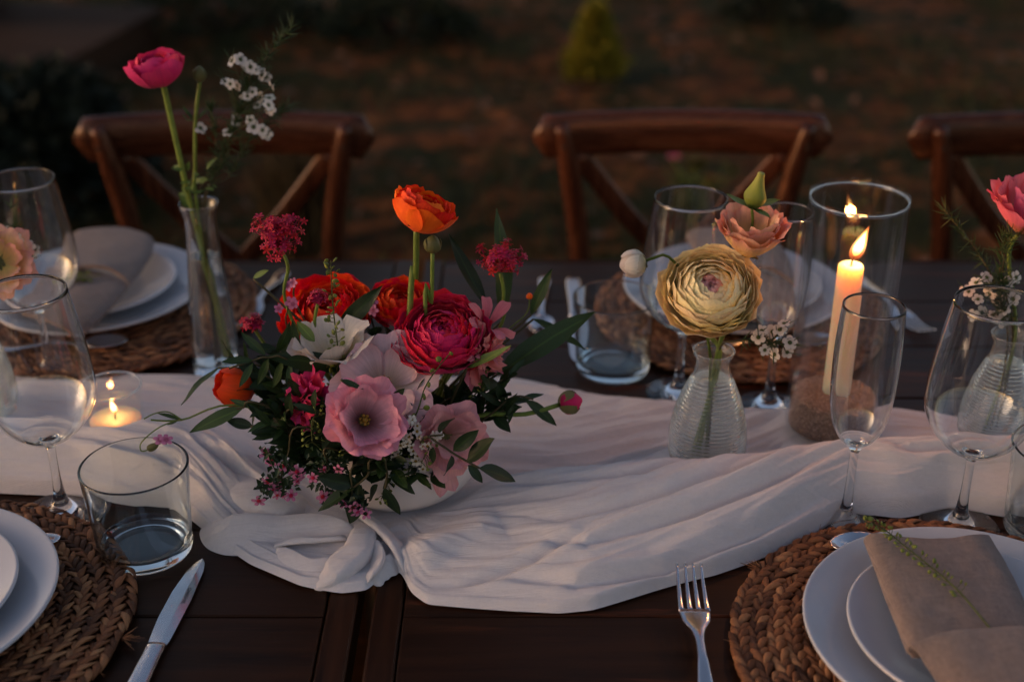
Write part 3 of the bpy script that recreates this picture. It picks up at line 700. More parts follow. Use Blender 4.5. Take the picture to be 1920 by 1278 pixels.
def tumbler_mesh(r0, r1, h):
    o = smooth_prof([(r0 - .004, 0.0), (r0, .003), (r0 + .0008, .012), ((r0 + r1) / 2, h * .55), (r1, h)], 30)
    r_in = lambda z_: float(np.interp(z_, [q[1] for q in o], [q[0] for q in o])) - .0023
    prof = [(0, .0012), (r0 * .8, .001)] + [(q[0], q[1]) for q in o] + [(r1 - .0011, h + .0009), (r1 - .0022, h)] + [(r_in(h * .7), h * .7), (r_in(h * .4), h * .4), (r_in(.022), .022), (r_in(.016) - .0006, .0145), (r0 - .0062, .0105), (r0 * .7, .0088), (0, .0086)]
    return mesh('tumbler', *lathe(sup(prof), 72), [M['tumbler']])
TUMB = tumbler_mesh(.0405, .0465, .089)
def single(name, me, label, cat, loc, group=None, spin=0): return tag(put(name, me, None, Matrix.Translation(Vector(loc)) @ Matrix.Rotation(spin, 4, 'Z')), label, cat, group)
def on(px, py, z=TZ): p = T(px, py, z); return p
E_ = .0006
single('tumbler', TUMB, 'empty clear tumbler beside the knife', 'tumbler', on(275, 1032) + Vector((0, 0, E_)), 'clear tumblers')
single('tumbler', TUMB, 'empty clear tumbler beside the upright knife at the far side of the table', 'tumbler', on(1148, 692) + Vector((0, 0, E_)), 'clear tumblers', 1)
single('tumbler', TUMB, 'clear tumbler cut off by the right picture edge above the woven mat', 'tumbler', on(1968, 998) + Vector((0, 0, E_)), 'clear tumblers', 2)
single('wine_glass', WINE, 'empty wine glass standing behind the tumbler and the woven mat with two plates', 'wine glass', on(118, 962) + Vector((0, 0, E_)), 'stemmed wine glasses')
single('wine_glass', WINE, 'blurred wine glass in front of the napkin on the far plates, peach flower before it', 'wine glass', on(97, 694) + Vector((0, 0, E_)), 'stemmed wine glasses')
single('wine_glass', WINE, 'wine glass half hidden behind the large yellow flower', 'wine glass', on(1272, 738) + Vector((0, 0, E_)), 'stemmed wine glasses')
single('wine_glass', WINE, 'wine glass in front of the vase with the rose pink flower', 'wine glass', on(1797, 988) + Vector((0, 0, E_)), 'stemmed wine glasses')
single('champagne_flute', FLUTE, 'slim champagne flute in front of the tall candle vase', 'flute', on(1583, 984) + Vector((0, 0, E_)), 'champagne flutes')
single('champagne_flute', FLUTE, 'slim champagne flute on the far side between yellow flower and candle vase', 'flute', on(1440, 762) + Vector((0, 0, E_)), 'champagne flutes')

# candle cylinder
cz = TZ + .0055
cyl = on(1556, 812, cz); STAND.append((cyl.x, cyl.y, .046))
t = thing('candle_vase', 'tall clear glass cylinder vase half wrapped by the cloth, holding sand and the tall candle', 'candle vase', cyl); B = WM[t.name]
Hc, Rc = .252, .0465
prof = smooth_prof([(0, 0), (Rc - .003, 0), (Rc, .003), (Rc, .02), (Rc, .12), (Rc, Hc - .004), (Rc, Hc)], 36)
prof = [(max(0, q[0]), max(0, q[1])) for q in prof] + [(Rc - .0006, Hc + .0011), (Rc - .0014, Hc + .0014), (Rc - .0022, Hc + .0009), (Rc - .0026, Hc), (Rc - .0026, .12), (Rc - .0028, .013), (Rc - .006, .0105), (0, .0105)]
put('glass_wall', mesh('glass_wall', *lathe(sup(prof), 96), [M['thin']]), t, B)
def rim_ring(r_, z_, th): return mesh('rim', *lathe([(r_ + th * math.cos(a), z_ + th * .9 * math.sin(a)) for a in [k * 2 * PI / 12 for k in range(13)]], 96), [M['glass']])
put('rim', rim_ring(Rc - .0013, Hc + .0026, .0010), t, B)
zs = W(1565, 738, cyl.y).z - cz
rs_ = Rc - .0032
v, f = lathe([(0, .0125), (rs_, .0125), (rs_, zs * .5), (rs_, zs - .002), (rs_ - .002, zs), (rs_ * .8, zs + .0012), (rs_ * .5, zs + .0005), (.014, zs + .003), (.0, zs + .003)], 72, lambda r_, z, a: r_)
v = [(q[0], q[1], q[2] + ((float(vnoise(q[0] * 120 + 50, q[1] * 120 + 50)) - .5) * .004 if q[2] > zs - .001 else 0)) for q in v]
tag(put('sand', mesh('sand', v, f, [M['sand']]), None, B), 'brown sand fill inside the tall candle vase', 'sand')
def flame(t, base, h, lean, label=None):
    b = Vector(base)
    for k, (sx, nm_, mt_) in enumerate(((1, 'flame', M['flame']), (.62, 'flame_core', M['flame_core']))):
        rows = []; v = []; seg = 20; n = 22; a = []
        for i in range(n):
            u = i / (n - 1); r_ = h * .2 * sx * (math.sin(PI * min(1, u * 1.02) ** .62)) * (1 - .25 * u) + 1e-5; u = u if sx == 1 else .14 + u * .70
            for j in range(seg):
                an = 2 * PI * j / seg
                v.append((b.x + lean * (u ** 1.3) * h + r_ * math.cos(an), b.y + r_ * math.sin(an), b.z + u * h)); a.append(u)
        o = put(nm_, mesh(nm_, v, gridf(n, seg, True), [mt_], True, None, {'t': a}), t)
    return o
def candle_light(loc, power, rad):
    d = bpy.data.lights.new('candle_light', 'POINT'); d.energy = power; d.color = (1.0, 0.35, 0.09); d.shadow_soft_size = rad
    o = bpy.data.objects.new('candle_light', d); COL.objects.link(o); o.location = loc; return o
ct = W(1600, 494, cyl.y)
t = thing('taper_candle', 'tall lit ivory candle standing in sand inside the cylinder vase', 'candle', (cyl.x, cyl.y, cz + zs - .02)); B = Matrix.Translation((cyl.x, cyl.y, 0))
zt = ct.z
v, f = lathe(smooth_prof([(0, cz + .03), (.0128, cz + .03), (.0128, cz + zs), (.0124, zt - .03), (.0121, zt - .006), (.0112, zt - .0015), (.008, zt - .0005), (.004, zt - .0025), (0, zt - .003)], 48), 40)
put('wax', mesh('wax', [(q[0], q[1], q[2]) for q in v], f, [M['wax']]), t, B)
wk = path([(0, 0, zt - .003), (.0005, 0, zt + .003), (.0022, 0, zt + .008)], 8)
put('wick', mesh('wick', *tube(wk, .0008, 6), [M['wick']]), t, B)
put_f = flame(t, (cyl.x + .0018, cyl.y, zt + .003), .036, .30)
candle_light((cyl.x + .007, cyl.y, zt + .020), 0.14, .005)
# votive
vo = on(222, 820, TZ + .0055); STAND.append((vo.x, vo.y, .031))
t = thing('candle_cup', 'small clear glass cup on the white cloth holding a short lit candle', 'candle holder', vo); B = WM[t.name]
hv_ = .058; rv = .0305
prof = smooth_prof([(0, 0), (rv - .006, 0), (rv - .003, .003), (rv - .002, .02), (rv, hv_)], 24)
prof = [(max(0, q[0]), max(0, q[1])) for q in prof] + [(rv - .0008, hv_ + .0011), (rv - .0018, hv_), (rv - .004, .02), (rv - .0055, .008), (0, .0075)]
put('glass_wall', mesh('glass_wall', *lathe(sup(prof), 72), [M['thin']]), t, B)
put('rim', rim_ring(rv - .0009, hv_ + .0022, .0009), t, B)
fb_ = W(222, 772, vo.y)
zw = fb_.z - vo.z - .006
t = thing('votive_candle', 'short lit candle inside the small glass cup behind the cloth fold', 'candle', vo + Vector((0, 0, .009))); 
put('wax', mesh('wax', *lathe([(0, .0085), (rv - .0068, .0085), (rv - .0052, zw - .002), (rv - .007, zw), (.006, zw - .001), (0, zw - .002)], 40), [M['wax']]), t, B)
put('wick', mesh('wick', *tube(path([(0, 0, zw - .002), (.0004, 0, zw + .003), (.0012, 0, zw + .007)], 6), .0008, 6), [M['wick']]), t, B)
flame(t, (vo.x + .0008, vo.y, vo.z + zw + .003), .0195, -.18)
candle_light((vo.x, vo.y, vo.z + zw + .011), 0.011, .003)

# ribbed bud vases
def ribbed_mesh():
    base_ = smooth_prof([(.0, .0), (.029, .0), (.0335, .004), (.0365, .022), (.0360, .042), (.0315, .066), (.0245, .086), (.0182, .101), (.0160, .111), (.0163, .118), (.0190, .1235), (.0198, .1265)], 300)
    o = []
    for q in base_:
        r_, z_ = max(0, q[0]), max(0, q[1])
        k = min(1, max(0, (z_ - .012) / .006)) * min(1, max(0, (.103 - z_) / .008))
        o.append((r_ + .0010 * k * math.cos(z_ * 2 * PI / .0037), z_))
    inner = [(max(.0005, q[0] - .0019), q[1]) for q in reversed(base_) if q[1] > .006]
    prof = o + [(.0194, .1274), (.0186, .1270)] + inner + [(0, .0058)]
    return mesh('ribbed_vase', *lathe(prof, 56), [M['ribbed']])
RIB = ribbed_mesh()
WAT = mesh('water', *lathe(smooth_prof([(0, .0075), (.028, .0075), (.0335, .022), (.033, .042), (.0288, .064), (.0235, .078), (.0232, .0785), (0, .0785)], 40), 48), [M['water']])
def vase(px, py, label, spin):
    p = T(px, py, TZ + .0055); STAND.append((p.x, p.y, .035))
    t = tag(put('bud_vase', RIB, None, Matrix.Translation(p) @ Matrix.Rotation(spin, 4, 'Z')), label, 'vase', 'ribbed bud vases')
    return p
v1 = vase(1322, 872, 'small ribbed glass bud vase with the large yellow flower', 0)
v2 = vase(1858, 838, 'small ribbed glass bud vase behind the wine glass, with the rose pink flower', 1)
v3 = vase(-34, 778, 'small ribbed glass bud vase cut by the left picture edge, with the peach pink flower', 2)

# tall clear bud vase
cv = T(408, 694, TZ) + Vector((0, 0, E_))
def fl(r_, z_, a):
    k = min(1, max(0, (z_ - .012) / .02)) * min(1, max(0, (.165 - z_) / .04)); return r_ * (1 + .045 * k * abs(math.cos(5 * a)) - .02 * k)
o = [(max(0, q[0]), max(0, q[1])) for q in smooth_prof([(0, 0), (.022, 0), (.0258, .004), (.0262, .02), (.0238, .07), (.0198, .12), (.0172, .16), (.0168, .178), (.0182, .188), (.0208, .1955), (.0212, .199)], 66)]
inner = [(max(.0005, q[0] - .0026), q[1]) for q in reversed(o) if q[1] > .014]
CLEAR = mesh('tall_bud_vase', *lathe(sup(o + [(.0206, .2003), (.0194, .1998)] + inner + [(0, .013)]), 80, fl), [M['glass']])
tag(put('tall_bud_vase', CLEAR, None, Matrix.Translation(cv)), 'tall slim clear glass bud vase beside the far plates, with the hot pink flower', 'vase')
wv = [(0, .0145), (.0225, .0145), (.0228, .022), (.0204, .07), (.0170, .118), (.0150, .14), (0, .14)]
tag(put('water', mesh('water', *lathe(sup(wv), 40), [M['water']]), None, Matrix.Translation(cv)), 'water inside the tall clear bud vase', 'water')

# bouquet bowl
bw = T(752, 908, TZ + .006); STAND.append((bw.x, bw.y, .052))
o = [(max(0, q[0]), max(0, q[1])) for q in smooth_prof([(0, .001), (.040, 0), (.052, .004), (.070, .020), (.0800, .042), (.0790, .060), (.0735, .0715)], 40)]
inner = [(max(.001, q[0] - .0055), q[1]) for q in reversed(o) if q[1] > .012]
tag(put('flower_bowl', mesh('flower_bowl', *lathe(o + [(.0715, .0735), (.069, .0722)] + inner + [(0, .0085)], 72), [M['bowl']]), None, Matrix.Translation(bw)), 'matt white round bowl holding the mixed bouquet', 'bowl')

X_, Y_, Z_ = build_runner(STAND)
LIP = [(-1.0, -.55), (-.8, -.15), (-.6, .18), (-.4, .46), (-.2, .70), (0, .88), (.16, .98), (.28, 1.0), (.37, .92), (.40, .76), (.36, .58), (.27, .46), (.12, .36), (-.1, .26)]
BAND = [(-1.0, -.2), (-1.04, .15), (-.98, .5), (-.86, .78), (-.6, .92), (-.2, .98), (.2, 1.0), (.6, .92), (.86, .76), (.98, .48), (1.04, .12), (1.0, -.2)]
def cloth_fold(pp, w, h, section, side=1, ends=.12, k=0):
    """a folded-over layer: cross section swept along a line of picture points with heights"""
    P_ = path([T(x, y, z) for x, y, z in pp], 90); n_ = len(P_); m_ = len(section); v = []
    for i in range(n_):
        u = i / (n_ - 1); tg = P_[min(i + 1, n_ - 1)] - P_[max(i - 1, 0)]; tg.z = 0; tg.normalize(); rt = Vector((tg.y, -tg.x, 0)) * side
        e = min(1, min(u, 1 - u) / ends) ** .7 * .96 + .04; ew = .3 + .7 * e; wv_ = .88 + .24 * float(vnoise(u * 6 + k * 9, k * 3.3))
        for (a, b) in section:
            q = P_[i] + rt * (a * w * ew * wv_) + Vector((0, 0, b * h * e * wv_)); amp = .0011
            q.z += (float(vnoise(a * 7 + k * 5, u * 9)) - .5) * amp * 1.6 + (float(vnoise(a * 16 + k * 5, u * 5 + 40)) - .5) * amp; v.append(q)
    return v, gridf(n_, m_)
FOLDED = [  # picture x, y, height of the fold line; half width, height, section, side of the fold lip
    ([(388, 985, .7535), (420, 998, .7565), (470, 999, .758), (530, 996, .7585), (600, 997, .759), (655, 1012, .758), (690, 1035, .754)], .022, .0150, LIP, -1, .22),
    ([(410, 890, .757), (455, 925, .760), (500, 950, .762), (540, 962, .761), (572, 985, .754)], .021, .016, BAND, 1, .16),
    ([(470, 968, .756), (500, 955, .758), (540, 954, .758), (566, 972, .756)], .016, .013, LIP, -1, .2),
    ([(512, 1026, .757), (570, 1021, .760), (620, 1019, .761), (660, 1014, .760)], .014, .009, LIP, 1, .2),
    ([(510, 1030, .755), (550, 1052, .756), (595, 1064, .757), (640, 1048, .758)], .012, .008, LIP, -1, .2),
    ([(640, 955, .758), (690, 985, .762), (728, 1018, .762), (748, 1045, .758), (764, 1080, .752)], .016, .013, LIP, 1, .12),
    ([(668, 975, .758), (681, 1004, .763), (672, 1034, .763), (648, 1060, .760), (618, 1082, .756), (588, 1098, .749)], .0125, .0105, BAND, 1, .22),
    ([(690, 1020, .760), (712, 1045, .760), (708, 1072, .757), (684, 1098, .751)], .012, .010, LIP, -1, .15),
    ([(742, 1050, .756), (716, 1066, .757), (694, 1090, .752)], .010, .008, LIP, 1, .15),
]
rv_ = [tuple(q) for q in np.stack([X_, Y_, Z_], -1).reshape(-1, 3)]; rf_ = gridf(NV, NS)
for k, fo in enumerate(FOLDED):
    v, f = cloth_fold(fo[0], fo[1], fo[2], fo[3], fo[4], fo[5], k)
    n0 = len(rv_); rv_ += [tuple(q) for q in v]; rf_ += [tuple(a + n0 for a in q) for q in f]
rm = mesh('table_runner', rv_, rf_, [M['gauze']])
tag(put('table_runner', rm), 'off white crinkled gauze runner bunched along the table under bouquet and vases', 'table runner')

# ------------------------------------------------------------------ place mats
def strand_mesh(seed):
    r = random.Random(seed); n = 8; seg = 6; v = []; Ls = r.uniform(.0235, .028)
    for i in range(n):
        u = i / (n - 1); y = (u - .5) * Ls; w = .0034 * (math.sin(PI * (.03 + .94 * u)) ** .9) * r.uniform(.9, 1.1); bend = .0022 * math.sin(PI * u)
        zc = .0024 * math.sin(PI * min(1, u * 1.1)) - .0034 * abs(u - .4); tw = (u - .5) * 1.1
        for k in range(seg):
            a = 2 * PI * k / seg; x_, z_ = w * math.cos(a), w * .55 * math.sin(a) * r.uniform(.75, 1.2)
            v.append((x_ * math.cos(tw) - z_ * math.sin(tw) + bend, y, zc + x_ * math.sin(tw) + z_ * math.cos(tw)))
    f = gridf(n, seg, True); f.append(tuple(range(seg - 1, -1, -1))); f.append(tuple(range((n - 1) * seg, n * seg)))
    return mesh('strand', v, f, [M['straw']])
STR = [strand_mesh(k) for k in range(8)]
STR_D = [([tuple(q.co) for q in m.vertices], [tuple(p.vertices) for p in m.polygons]) for m in STR]
def placemat(label, cx, cy_, Rm, seed, single_pieces):
    r = random.Random(seed)
    t = thing('placemat', label, 'placemat', (cx, cy_, TZ), 'round woven placemats')
    v, f = lathe([(0, .001), (Rm - .006, .001), (Rm - .004, .003), (Rm - .006, .0055), (0, .0055)], 60)
    put('backing', mesh('backing', v, f, [M['straw_dark']]), t, Matrix.Translation((cx, cy_, TZ)))
    rings = int(Rm / .0142); pieces = []
    for k in range(rings):
        rr = Rm - .007 - k * .0142
        if rr < .012: break
        n = max(6, int(2 * PI * rr / .0094)); ph = r.random()
        for j in range(n):
            for s in (-1, 1):
                a = 2 * PI * (j + ph + (.5 if s > 0 else 0)) / n + r.gauss(0, .003)
                rad = rr + s * .0034 + r.gauss(0, .0006)
                p = Vector((cx + rad * math.cos(a), cy_ + rad * math.sin(a), TZ + .0072 + r.gauss(0, .0007)))
                tg = Vector((-math.sin(a), math.cos(a), 0)); out = Vector((math.cos(a), math.sin(a), 0))
                d = tg * math.cos(R(27)) + out * (-s) * math.sin(R(27)) + Vector((0, 0, r.gauss(.05, .06)))
                pieces.append((p, frame(p, d, Vector((0, 0, 1)) + out * s * .35, r.uniform(.9, 1.12)), r.randrange(8), k))
    seen = []
    if single_pieces:
        for i, (p, Mx, kk, ring) in enumerate(pieces):
            u, w = proj(p)
            if ring < 5 and -10 < u < 1930 and w < 1288: seen.append((-(w), i))
        seen = set(i for _, i in sorted(seen)[:300])
    else: seen = set()
    mb = MB()
    for i, (p, Mx, kk, ring) in enumerate(pieces):
        if i in seen: put('strand', STR[kk], t, Mx)
        else: mb.add(STR_D[kk][0], STR_D[kk][1], 0, Mx, r.random())
    tag(put('woven_strands', mb.mesh('woven_strands', [M['straw']]), t), kind='stuff')
    # loose fibres at the rim
    mb = MB()
    for k in range(70):
        a = r.random() * 2 * PI; p = Vector((cx + (Rm - .004) * math.cos(a), cy_ + (Rm - .004) * math.sin(a), TZ + r.uniform(.003, .01)))
        d = Vector((math.cos(a + r.uniform(-1, 1)), math.sin(a + r.uniform(-1, 1)), r.uniform(-.1, .5))) * r.uniform(.004, .013)
        mb.add(*tube([p, p + d * .6, p + d + Vector((0, 0, -.001))], [.0004, .0003, .0001], 4), 0, None, r.random())
    tag(put('loose_fibres', mb.mesh('loose_fibres', [M['straw']]), t), kind='stuff')
    return t, r
def tuft(t, p, d, seed):
    r = random.Random(seed); mb = MB()
    for k in range(22):
        dd = (Vector(d) + Vector((r.gauss(0, .35), r.gauss(0, .35), r.gauss(.15, .3)))) * r.uniform(.006, .013)
        mb.add(*tube([Vector(p), Vector(p) + dd * .5, Vector(p) + dd], [.0007, .0005, .0002], 4), 0, None, r.random())
    tag(put('frayed_end', mb.mesh('frayed_end', [M['straw']]), t), kind='stuff')
m1, _ = placemat('woven mat under two plates beside the knife and the near tumbler', -.492, .845, .178, 1, True)
tuft(m1, T(228, 1195, TZ + .007), (.9, -.2, .1), 2)
m2, _ = placemat('woven mat beside the fork, under the plates with the sprig topped napkin', .354, .812, .178, 2, True)
tuft(m2, T(1430, 1068, TZ + .007), (-.7, .7, .2), 3)
placemat('blurred woven mat on the far side beside the tall clear bud vase', -.492, 1.447, .176, 3, False)
placemat('woven mat on the far side behind yellow flower and candle vase', .277, 1.437, .176, 4, False)

# ------------------------------------------------------------------ plates
def plate_mesh(Rp, h):
    o = smooth_prof([(0, .0015), (Rp * .52, .001), (Rp * .57, 0), (Rp * .62, .002), (Rp * .82, h * .42), (Rp * .96, h * .86), (Rp - .0012, h - .001), (Rp, h + .0012), (Rp - .0018, h + .0026), (Rp * .94, h * .86 + .0032), (Rp * .80, h * .42 + .0046), (Rp * .64, .0066), (Rp * .5, .0052), (0, .0050)], 78)
    return mesh('plate', *lathe([(max(0, q[0]), q[1]) for q in o], 96), [M['plate']])
PL, SP = plate_mesh(.135, .020), plate_mesh(.104, .017)
ZM = TZ + .0118
def plates(cx, cy_, sx, sy, l1, l2):
    single('dinner_plate', PL, l1, 'plate', (cx, cy_, ZM), 'white dinner plates'); single('side_plate', SP, l2, 'plate', (sx, sy, ZM + .0072), 'smaller white plates')
plates(-.506, .848, -.507, .85, 'large white plate on the mat beside the knife', 'smaller white plate stacked on the plate beside the knife, no napkin in view')
plates(.364, .810, .366, .806, 'large white plate on the mat beside the fork', 'smaller white plate under the napkin beside the fork')
plates(-.512, 1.462, -.518, 1.466, 'large white plate on the far mat beside the tall clear bud vase', 'smaller white plate under the far napkin with green sprig')
plates(.272, 1.462, .274, 1.466, 'large white plate on the far mat behind the yellow flower', 'smaller white plate behind the yellow flower and far wine glass')

# ------------------------------------------------------------------ napkins
def catmull_grid(ctrl, per=9):
    rows = [smooth_prof([tuple(q) for q in r_], per * (len(r_) - 1)) for r_ in ctrl]
    colsn = len(rows[0]); out = []
    colp = [smooth_prof([tuple(rows[i][j]) for i in range(len(rows))], per * (len(rows) - 1)) for j in range(colsn)]
    return [[colp[j][i] for j in range(colsn)] for i in range(len(colp[0]))]
def sheet(name, ctrl, parent, th, mat, seed=0, wr=.0012):
    g = catmull_grid([[T(x, y, z) for x, y, z in r_] for r_ in ctrl]); nr, nc = len(g), len(g[0])
    v = []
    for i in range(nr):
        for j in range(nc):
            p = g[i][j].copy(); p.z += (float(vnoise(p.x * 30 + seed, p.y * 30)) - .5) * 2 * wr + (float(vnoise(p.x * 90 + seed, p.y * 90)) - .5) * wr
            v.append(p)
    o = put(name, mesh(name, v, gridf(nr, nc), [mat]), parent)
    md = o.modifiers.new('thickness', 'SOLIDIFY'); md.thickness = th; md.offset = -1
    md = o.modifiers.new('round', 'SUBSURF'); md.levels = 1; md.render_levels = 1
    return o
t = thing('napkin', 'folded flax linen napkin with a green sprig on the plates beside the fork', 'napkin', T(1800, 1150, .79), 'flax linen napkins')
NZ = .7985
sheet('upper_fold', [
    [(1640, 1018, NZ - .012), (1626, 1012, NZ - .005), (1640, 1004, NZ + .003), (1700, 1012, NZ + .004), (1765, 1014, NZ + .005), (1830, 1006, NZ + .005), (1850, 1007, NZ + .001)],
    [(1668, 1085, NZ - .010), (1652, 1078, NZ - .003), (1666, 1070, NZ + .007), (1730, 1072, NZ + .010), (1795, 1070, NZ + .009), (1862, 1062, NZ + .008), (1884, 1066, NZ + .003)],
    [(1702, 1165, NZ - .010), (1684, 1158, NZ - .002), (1700, 1148, NZ + .008), (1765, 1145, NZ + .010), (1830, 1142, NZ + .010), (1895, 1135, NZ + .008), (1922, 1138, NZ + .003)],
    [(1728, 1232, NZ - .010), (1708, 1222, NZ - .002), (1725, 1214, NZ + .006), (1790, 1212, NZ + .008), (1860, 1206, NZ + .008), (1930, 1200, NZ + .006), (1962, 1205, NZ + .002)]], t, .0035, M['linen'], 3)
NB = NZ + .010
sheet('lower_fold', [
    [(1712, 1232, NB - .012), (1770, 1216, NB - .006), (1850, 1210, NB - .005), (1930, 1206, NB - .005), (2020, 1204, NB - .008)],
    [(1702, 1216, NB - .007), (1762, 1197, NB), (1848, 1188, NB + .003), (1930, 1184, NB + .003), (2030, 1186, NB - .002)],
    [(1718, 1220, NB - .005), (1775, 1206, NB + .005), (1855, 1198, NB + .008), (1940, 1196, NB + .008), (2040, 1200, NB)],
    [(1762, 1284, NB - .006), (1815, 1275, NB + .006), (1890, 1270, NB + .010), (1970, 1268, NB + .009), (2070, 1270, NB)],
    [(1812, 1350, NB - .008), (1860, 1345, NB + .002), (1930, 1340, NB + .006), (2000, 1338, NB + .005), (2090, 1340, NB - .004)]], t, .004, M['linen'], 8)
def far_napkin(dx, label, px):
    t = thing('napkin', label, 'napkin', T(180 + px, 520, .79), 'flax linen napkins')
    z = .800
    q = lambda rows: [[(x, y, zz) for x, y, zz in r_] for r_ in rows]
    o1 = sheet('upper_fold', q([
        [(146, 444, z), (152, 437, z + .003), (195, 432, z + .004), (240, 434, z + .004), (276, 446, z + .003), (287, 462, z)],
        [(130, 472, z), (140, 464, z + .004), (190, 460, z + .006), (238, 463, z + .006), (270, 474, z + .004), (280, 486, z)],
        [(112, 502, z + .002), (124, 495, z + .007), (175, 490, z + .010), (218, 494, z + .009), (250, 507, z + .005), (258, 518, z)],
        [(108, 513, z + .003), (122, 510, z + .009), (168, 505, z + .013), (206, 510, z + .011), (232, 528, z + .004), (238, 542, z - .001)]]), t, .0055, M['linen'], 5, .0007)
    o2 = sheet('lower_fold', q([
        [(92, 508, z - .002), (140, 510, z), (186, 516, z + .001), (222, 530, z), (240, 541, z - .003)],
        [(76, 538, z - .002), (118, 541, z + .002), (160, 549, z + .003), (198, 563, z + .001), (214, 573, z - .003)],
        [(52, 572, z - .002), (92, 577, z + .003), (132, 587, z + .004), (166, 601, z + .001), (181, 609, z - .003)],
        [(40, 592, z - .004), (78, 600, z), (116, 611, z + .001), (146, 622, z - .002), (160, 627, z - .006)]]), t, .006, M['linen'], 9, .0007)
    if dx:
        for o in (o1, o2):
            o.matrix_basis = WM[t.name].inverted() @ Matrix.Translation((dx, .0, 0))
    return t
far_napkin(0, 'folded flax linen napkin on the far plates beside the tall clear bud vase', 0)
far_napkin(.792, 'folded flax linen napkin on the far plates behind the yellow flower', 1070)

# ------------------------------------------------------------------ cutlery (local: handle end at -Y, working end at +Y)
def prof_path(pts): return [Vector((0, y, z)) for y, z in pts]
def fork(label, tip, ang, tilt=0.0, L=.196):
    B = Matrix.Translation(Vector(tip)) @ Matrix.Rotation(ang, 4, 'Z') @ Matrix.Rotation(tilt, 4, 'X')
    t = put('fork', None, None, B); t.empty_display_size = .02; tag(t, label, 'fork', 'steel forks')
    ys = np.linspace(0, 1, 30); pts = []; half = []
    for u in ys:
        y = -L + u * (L - .050)
        w = np.interp(u, [0, .03, .10, .35, .62, .74, .82, .9, 1], [.004, .0085, .0098, .0070, .0036, .0034, .0055, .0115, .0132]); z = np.interp(u, [0, .25, .6, .8, 1], [.001, .002, .0075, .0055, .001])
        pts.append((0, y, z)); half.append((w, .0013))
    put('handle', mesh('handle', *loft(pts, half, Vector((0, 0, 1)), 12, 3), [M['steel']]), t, B)
    for k in range(4):
        x = (k - 1.5) * .0071; P_ = []; H = []
        for u in np.linspace(0, 1, 12):
            y = -.0515 + u * .0515; P_.append((x * (1 - .06 * u), y, .001 - .004 * math.sin(PI * u * .55) + .0085 * u * u)); H.append((.0024 * (1 - .55 * u), .0011))
        put('tine', mesh('tine', *loft(P_, H, Vector((0, 0, 1)), 8, 2.6), [M['steel']]), t, B)
    return t
def spoon(label, tip, ang, L=.17, wb=.0165, lb=.048, tilt=0.0, group='steel spoons', flip=False):
    B = Matrix.Translation(Vector(tip)) @ Matrix.Rotation(ang, 4, 'Z') @ Matrix.Rotation(tilt, 4, 'X')
    if flip: B = B @ Matrix.Rotation(PI, 4, 'Y')
    t = put('spoon', None, None, B); t.empty_display_size = .02; tag(t, label, 'spoon', group)
    pts = []; half = []
    for u in np.linspace(0, 1, 26):
        y = -L + u * (L - lb + .004)
        w = np.interp(u, [0, .03, .1, .4, .85, 1], [.0035, .0078, .0088, .0055, .0030, .0045]); z = np.interp(u, [0, .3, .7, .92, 1], [.001, .002, .0075, .0065, .0042])
        pts.append((0, y, z)); half.append((w, .0012))
    put('handle', mesh('handle', *loft(pts, half, Vector((0, 0, 1)), 12, 3), [M['steel']]), t, B)
    nr, nc = 18, 22; v = []
    for lay in (0, 1):
        for i in range(nr):
            rr = i / (nr - 1)
            for j in range(nc):
                a = 2 * PI * j / nc; yy = math.sin(a) * rr; xx = math.cos(a) * rr * (1 - .16 * yy)
                v.append((xx * wb, -lb / 2 + yy * lb / 2, .0048 - .0075 * (1 - rr * rr) - lay * .0012))
    f = gridf(nr, nc, True); n = nr * nc; f += [tuple(reversed([i + n for i in q])) for q in gridf(nr, nc, True)]
    for j in range(nc): k = (j + 1) % nc; a = (nr - 1) * nc; f.append((a + j, a + k, n + a + k, n + a + j))
    put('spoon_bowl', mesh('spoon_bowl', v, f, [M['steel']]), t, B); return t
